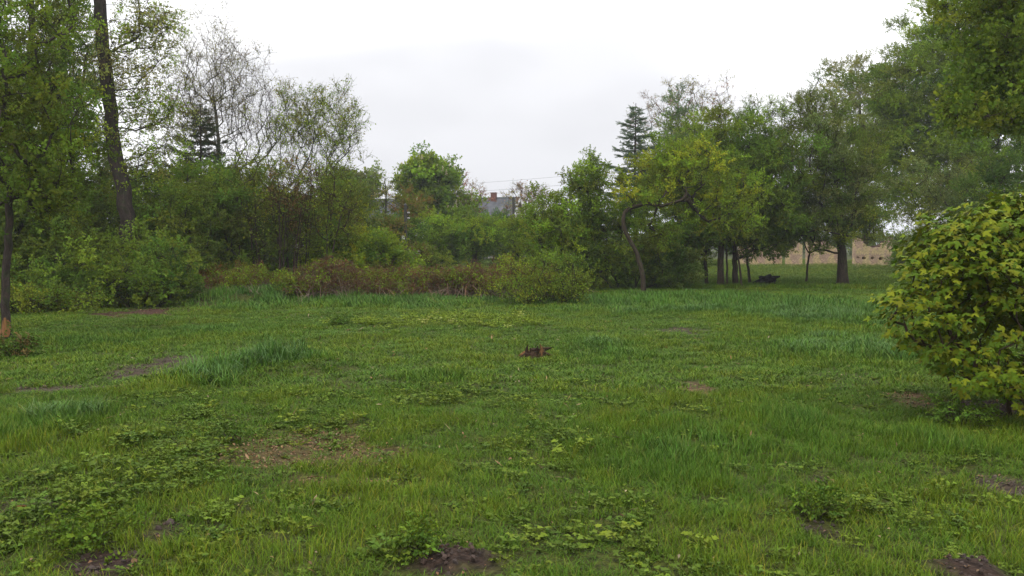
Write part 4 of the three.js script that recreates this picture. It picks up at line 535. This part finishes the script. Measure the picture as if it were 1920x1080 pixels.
// ------------------------------------------------------------------ grass, weeds, crumbs of soil
const GR = [grassClump({ n: 26, seed: 31, width: 0.0029, spread: 0.075, lean: 0.032, curl: 0.5 }), grassClump({ n: 24, seed: 32, width: 0.006, spread: 0.11, lean: 0.04, curl: 0.6 }), grassClump({ n: 26, seed: 33, width: 0.011, spread: 0.2, lean: 0.07, curl: 0.5 }), grassClump({ n: 26, seed: 34, width: 0.022, spread: 0.45, lean: 0.14, curl: 0.4, seedhead: 9 })];
const TG = grassClump({ n: 30, seed: 35, width: 0.0045, spread: 0.11, lean: 0.07, curl: 0.6 });
{
  const r = rng(700), lists = [[], [], [], []], tall = [];
  const bands = [[3.0, 9, 350, 0], [9, 20, 140, 1], [20, 36, 44, 2], [36, 75, 5, 3]];
  for (const [z0, z1, dens, k] of bands) {
    const half = (d) => d * 0.66 + 1.2, area = (half(z0) + half(z1)) * (z1 - z0), n = Math.round(area * dens);
    for (let i = 0; i < n; i++) {
      const d = Math.sqrt(z0 * z0 + r() * (z1 * z1 - z0 * z0)), x = (r() * 2 - 1) * half(d), z = -d, [bare, bc] = bareAt(x, z);
      if (r() < bare * (bc === MUD || bc === STRAW ? 0.72 : bc === MOSS ? 0.66 : 0.96)) continue; if (fbm(x * 3.1, z * 3.1, 21.5, 3) > 0.16 && r() < 0.65) continue;
      const t = tallAt(x, z), nn = fbm(x * 0.55, z * 0.55, 9.1), n2 = fbm(x * 2.3, z * 2.3, 6.6); let weed = 0; for (const [e, q] of WEED) weed = Math.max(weed, q * inside(e, x, z, 0.6));
      if (weed > 0.3 && r() < weed * 0.5) continue; let bl = 0; for (const e of BLOOM) bl = Math.max(bl, inside(e, x, z)); if (r() < bl * 0.6) continue;
      if (d > 20.5 && d < 36 && x < -6.8 && r() < 0.6) continue;
      const h = Math.max(0.035, (0.075 + 0.06 * nn + 0.06 * n2 + (d > 30 ? 0.12 : 0)) * (1 - 0.45 * bare) * (0.7 + 0.6 * r())) + t * (0.55 + 0.5 * r()), wide = 0.8 + 0.5 * r() + (t > 0.1 ? 0.4 : 0);
      const yel = sstep(-0.12, 0.38, nn + 0.8 * n2), mx = sstep(0.03, 0.2, t), a = [0.08 - 0.008 * mx, 0.158, 0.009 + 0.012 * mx], b = [0.122 - 0.033 * mx, 0.187, 0.009 + 0.009 * mx], c = hue([0, 1, 2].map((q) => a[q] * (1 - yel) + b[q] * yel), r, 0.26, 0.1), col = new THREE.Color(...c);
      (t > 0.15 && d < 20 && r() < 0.45 ? tall : lists[k]).push([onGround(x, z, -0.01), new THREE.Quaternion().setFromAxisAngle(UP, r() * 6.2832), V(wide, h, wide), col]);
    }
  }
  ['near short blades of lawn grass at the bottom of the picture', 'lawn grass across the middle of the meadow', 'longer grass toward the far edge of the meadow', 'pale field grass in the distance before the ruined wall'].forEach((l, k) => { scatter('grass', GR[k], grassMat, lists[k], null, l, 'grass'); stats.push(['grass', lists[k].length]); });
  scatter('grass', TG, tuftMat, tall, null, 'tall bluish tufts of grass bending over the lawn', 'grass'); stats.push(['tall', tall.length]);
}
function weedGeo(seed, n, L, W, h) { const r = rng(seed), acc = new Acc(); for (let k = 0; k < n; k++) { const a = r() * 6.28, q = 0.02 + 0.09 * r(), y = h * (0.35 + 0.65 * r()), b = V(Math.cos(a) * q, y, Math.sin(a) * q), d = V(Math.cos(a + (r() - 0.5)), 0.1 + 0.4 * (r() - 0.4), Math.sin(a + (r() - 0.5))).normalize(), g = 0.8 + 0.4 * r(), s = 0.6 + 0.7 * r(), nr = V((r() - 0.5) * 0.7, 1, (r() - 0.5) * 0.7).normalize();
  acc.tube([V(0, 0, 0), V(b.x * 0.6, y * 0.75, b.z * 0.6), b], [0.0022, 0.002, 0.0015], 3, [0.9, 0.85, 0.7], false);
  for (const t of [-0.85, 0, 0.85]) { const dd = V(d.x * Math.cos(t) - d.z * Math.sin(t), d.y, d.x * Math.sin(t) + d.z * Math.cos(t)); leaf(acc, b, dd.normalize(), nr, L * s * (t ? 0.8 : 1), W * s, 0.12 + 0.1 * r(), [g, g, g]); } } return acc.geo(); }
function rosette(seed, n, L, W) { const r = rng(seed), acc = new Acc(); for (let k = 0; k < n; k++) { const a = k * 2.4 + r() * 0.5, d = V(Math.cos(a), 0.25 + 0.5 * r(), Math.sin(a)).normalize(), m = V(d.x, d.y, d.z).multiplyScalar(L * 0.5), g = 0.75 + 0.5 * r(), s = 0.6 + 0.6 * r(); leaf(acc, V(0, 0.004, 0), d, V(-d.x * 0.3, 1, -d.z * 0.3).normalize(), L * s, W * s, 0.2, [g, g, g]); if (k % 3 === 0) leaf(acc, m, V(d.z, 0.1, -d.x).normalize(), UP, L * 0.3, W * 0.5, 0.1, [g, g, g]); } return acc.geo(); }
const WG = [weedGeo(41, 12, 0.032, 0.024, 0.06), weedGeo(42, 11, 0.045, 0.03, 0.11), weedGeo(43, 18, 0.02, 0.017, 0.04), rosette(44, 15, 0.075, 0.017), rosette(45, 10, 0.055, 0.026)];
{
  const r = rng(710), lists = [[], [], [], [], []];
  const put = (x, z, k, c, s) => lists[k].push([onGround(x, z, -0.005), new THREE.Quaternion().setFromAxisAngle(UP, r() * 6.28), V(s, s * (0.7 + 0.6 * r()), s), new THREE.Color(...hue(c, r, 0.18, 0.1))]);
  for (const [z0, z1, dens] of [[3, 9, 120], [9, 22, 34]]) {
    const half = (d) => d * 0.66 + 1, n = Math.round((half(z0) + half(z1)) * (z1 - z0) * dens);
    for (let i = 0; i < n; i++) {
      const d = Math.sqrt(z0 * z0 + r() * (z1 * z1 - z0 * z0)), x = (r() * 2 - 1) * half(d), z = -d, [bare, bc] = bareAt(x, z); if (bc !== MOSS && bare > 0.4 && r() < 0.95) continue;
      let w = 0; for (const [e, q] of WEED) w = Math.max(w, q * inside(e, x, z, 0.8)); w = Math.max(w * (0.45 + 1.1 * sstep(-0.2, 0.25, fbm(x * 1.7, z * 1.7, 2.7))), 0.6 * sstep(0.02, 0.26, fbm(x * 0.9, z * 0.9, 12.2)), 0.35 * sstep(0.05, 0.2, fbm(x * 3.1, z * 3.1, 21.5, 3))); if (bc === MOSS) w *= 1 - 0.5 * bare;
      if (r() > w) continue;
      const big = w > 0.6 && r() < 0.35; { const sp = fbm(x * 0.8, z * 0.8, 31.1) * 2 + r() - 0.5; put(x, z, r() < 0.07 ? 3 : r() < 0.09 ? 4 : big ? 1 : sp > 0 ? 0 : 2, r() < 0.25 ? [0.09, 0.15, 0.018] : r() < 0.5 ? [0.15, 0.21, 0.018] : [0.11, 0.175, 0.018], 0.6 + 0.75 * r() * r() + 0.2 * r()); }
    }
  }
  for (const e of BLOOM) for (let i = 0; i < e.rx * e.rz * 3.14 * 70; i++) { const a = r() * 6.28, q = Math.sqrt(r()) * 1.2, x = e.x + Math.cos(a) * q * e.rx, z = e.z + Math.sin(a) * q * e.rz; if (r() > 0.8 * inside(e, x, z, 1, 0.2, 1.3)) continue; put(x, z, r() < 0.6 ? 0 : 1, r() < 0.04 ? [0.4, 0.44, 0.12] : [0.2, 0.28, 0.02], 0.9 + 0.5 * r()); }
  ['low three-leafed weeds spread through the lawn', 'taller broad-leaved weeds in patches on the lawn', 'tiny creeping leaves close to the soil', 'flat rosettes of long toothed leaves in the lawn', 'small flat rosettes of broad ribbed leaves in the lawn'].forEach((l, k) => { scatter('weeds', WG[k], wetLeaf, lists[k], null, l, 'weeds'); stats.push(['weeds', lists[k].length]); });
}
{                                                          // crumbs of earth and dry flakes on the bare patches
  const r = rng(720), clod = new THREE.IcosahedronGeometry(1, 1), p = clod.attributes.position; for (let i = 0; i < p.count; i++) { const k = 1 + 0.5 * nz(p.getX(i) * 1.7, p.getY(i) * 1.7, p.getZ(i) * 1.7 + 3); p.setXYZ(i, p.getX(i) * k, p.getY(i) * 0.7 * k, p.getZ(i) * k); } clod.computeVertexNormals();
  const flake = new Acc(); leaf(flake, V(-0.5, 0, 0), V(1, 0.15, 0).normalize(), V(0, 1, 0), 1, 0.6, 0.25, [1, 1, 1]); const fl = flake.geo(), clods = [], flakes = [];
  for (const [e, c] of BARE) for (let i = 0; i < e.rx * e.rz * 3.14 * (e.z > -9 ? 900 : 120); i++) {
    const a = r() * 6.28, q = Math.sqrt(r()) * 1.25, x = e.x + Math.cos(a) * q * e.rx, z = e.z + Math.sin(a) * q * e.rz; if (r() > inside(e, x, z, 0.5) + 0.04) continue;
    if (c === MOSS || c === STRAW || r() < 0.18) { const s = 0.012 + 0.022 * r(), cc = hue(r() < 0.6 ? [0.17, 0.09, 0.04] : r() < 0.5 ? [0.24, 0.15, 0.07] : [0.11, 0.13, 0.03], r, 0.25, 0.15); flakes.push([onGround(x, z, 0.006 + 0.012 * r()), new THREE.Quaternion().setFromEuler(new THREE.Euler((r() - 0.5) * 1.2, r() * 6.28, (r() - 0.5) * 1.2)), V(s, s, s), new THREE.Color(...cc)]); }
    else { const s = 0.004 + 0.022 * r() * r() * r() + 0.006 * r(); clods.push([onGround(x, z, s * 0.2), new THREE.Quaternion().setFromEuler(new THREE.Euler(r() * 6, r() * 6, r() * 6)), V(s, s, s), new THREE.Color(...hue(c, r, 0.3, 0.1))]); }
  }
  for (let i = 0; i < 16000; i++) { const d = Math.sqrt(9 + r() * 391), x = (r() * 2 - 1) * (d * 0.66 + 1), z = -d, k = fbm(x * 1.1, z * 1.1, 27.7); if (r() > 0.1 + 1.6 * Math.max(0, k)) continue; const s = 0.012 + 0.035 * r() * r(), cc = hue(r() < 0.5 ? [0.2, 0.12, 0.055] : [0.3, 0.22, 0.11], r, 0.3, 0.12); flakes.push([onGround(x, z, 0.01 + 0.05 * r()), new THREE.Quaternion().setFromEuler(new THREE.Euler((r() - 0.5) * 1.4, r() * 6.28, (r() - 0.5) * 1.4)), V(s * (r() < 0.3 ? 3.2 : 1), s, s * (r() < 0.5 ? 0.35 : 1)), new THREE.Color(...cc)]); }
  scatter('soil_crumbs', clod, new THREE.MeshStandardMaterial({ color: 0xffffff, roughness: 0.95 }), clods, null, 'loose dark crumbs of earth on the bare patches', 'soil');
  scatter('leaf_litter', fl, new THREE.MeshStandardMaterial({ color: 0xffffff, vertexColors: true, roughness: 0.8, side: THREE.DoubleSide }), flakes, null, 'small dry brown flakes of leaf and moss on the ground', 'leaf litter');
}
// single plants that stand out
function plant(name, label, px, py, o) {
  const [x, z] = gp(px, py), foot = onGround(x, z), g = groupAt(name, foot), r = rng(px + py), acc = new Acc(), list = [];
  for (let k = 0; k < o.n; k++) { const a = r() * 6.28, q = o.R * Math.sqrt(r()), h = o.h * (0.5 + 0.6 * r()) * (1 - 0.4 * q / o.R), e = V(Math.cos(a) * q, h, Math.sin(a) * q); acc.tube([V(e.x * 0.25, -0.02, e.z * 0.25), V(e.x * 0.6, h * 0.6, e.z * 0.6), e], [0.005, 0.004, 0.002], 4);
    for (let m = 0; m < o.m; m++) { const t = 0.35 + 0.65 * r(), p = V(e.x * (0.25 + 0.75 * t), h * t, e.z * (0.25 + 0.75 * t)), dir = rdir(r).add(V(0, 0.5, 0)).normalize(), s = o.s * (0.7 + 0.6 * r()); list.push([p, new THREE.Quaternion().setFromUnitVectors(UP, dir), V(s, s, s), new THREE.Color(...hue(o.cols[Math.floor(r() * o.cols.length)], r, 0.2, 0.1))]); } }
  part(g, 'stem', acc.geo(), BARK.olive); scatter('foliage', o.geo || SPRAY.ovate, wetLeaf, list, g); return tag(g, label, 'plant');
}
plant('leafy_weed', 'dark leafy plant with reddish tips at the foot of the scarred young tree', 32, 668, { n: 20, R: 0.32, h: 0.34, m: 5, s: 0.45, cols: [C.deep, C.deep, C.rust] });
plant('leafy_weed', 'dark broad-leaved weed above the brown mossy patch', 432, 832, { n: 8, R: 0.16, h: 0.09, m: 3, s: 0.3, cols: [C.deep] });
plant('leafy_weed', 'broad-leaved weed at the upper edge of the soil patch right of centre', 1525, 965, { n: 10, R: 0.13, h: 0.12, m: 4, s: 0.3, cols: [C.deep, C.mid] });
plant('leafy_weed', 'weed growing at the left edge of the bottom soil patch', 795, 1032, { n: 10, R: 0.12, h: 0.12, m: 4, s: 0.28, cols: [C.mid, C.deep] });
plant('leafy_weed', 'large bright weed with lobed leaves at bottom left', 165, 1015, { n: 14, R: 0.26, h: 0.09, m: 4, s: 0.34, cols: [[0.12, 0.19, 0.015], [0.1, 0.165, 0.015]] });
plant('leafy_weed', 'dark low plant on the far lawn left of the pale flowering patch', 640, 612, { n: 10, R: 0.25, h: 0.16, m: 4, s: 0.4, cols: [C.deep] });
plant('leafy_weed', 'bushy weed under the left side of the maple bush', 1800, 800, { n: 16, R: 0.35, h: 0.22, m: 5, s: 0.36, cols: [C.mid, C.deep] });

scene.traverse((o) => { if (o.isMesh) { o.castShadow = true; o.receiveShadow = true; } });
console.log('sprays', stats.reduce((a, b) => a + b[1], 0), JSON.stringify(stats));
renderer.render(scene, camera);
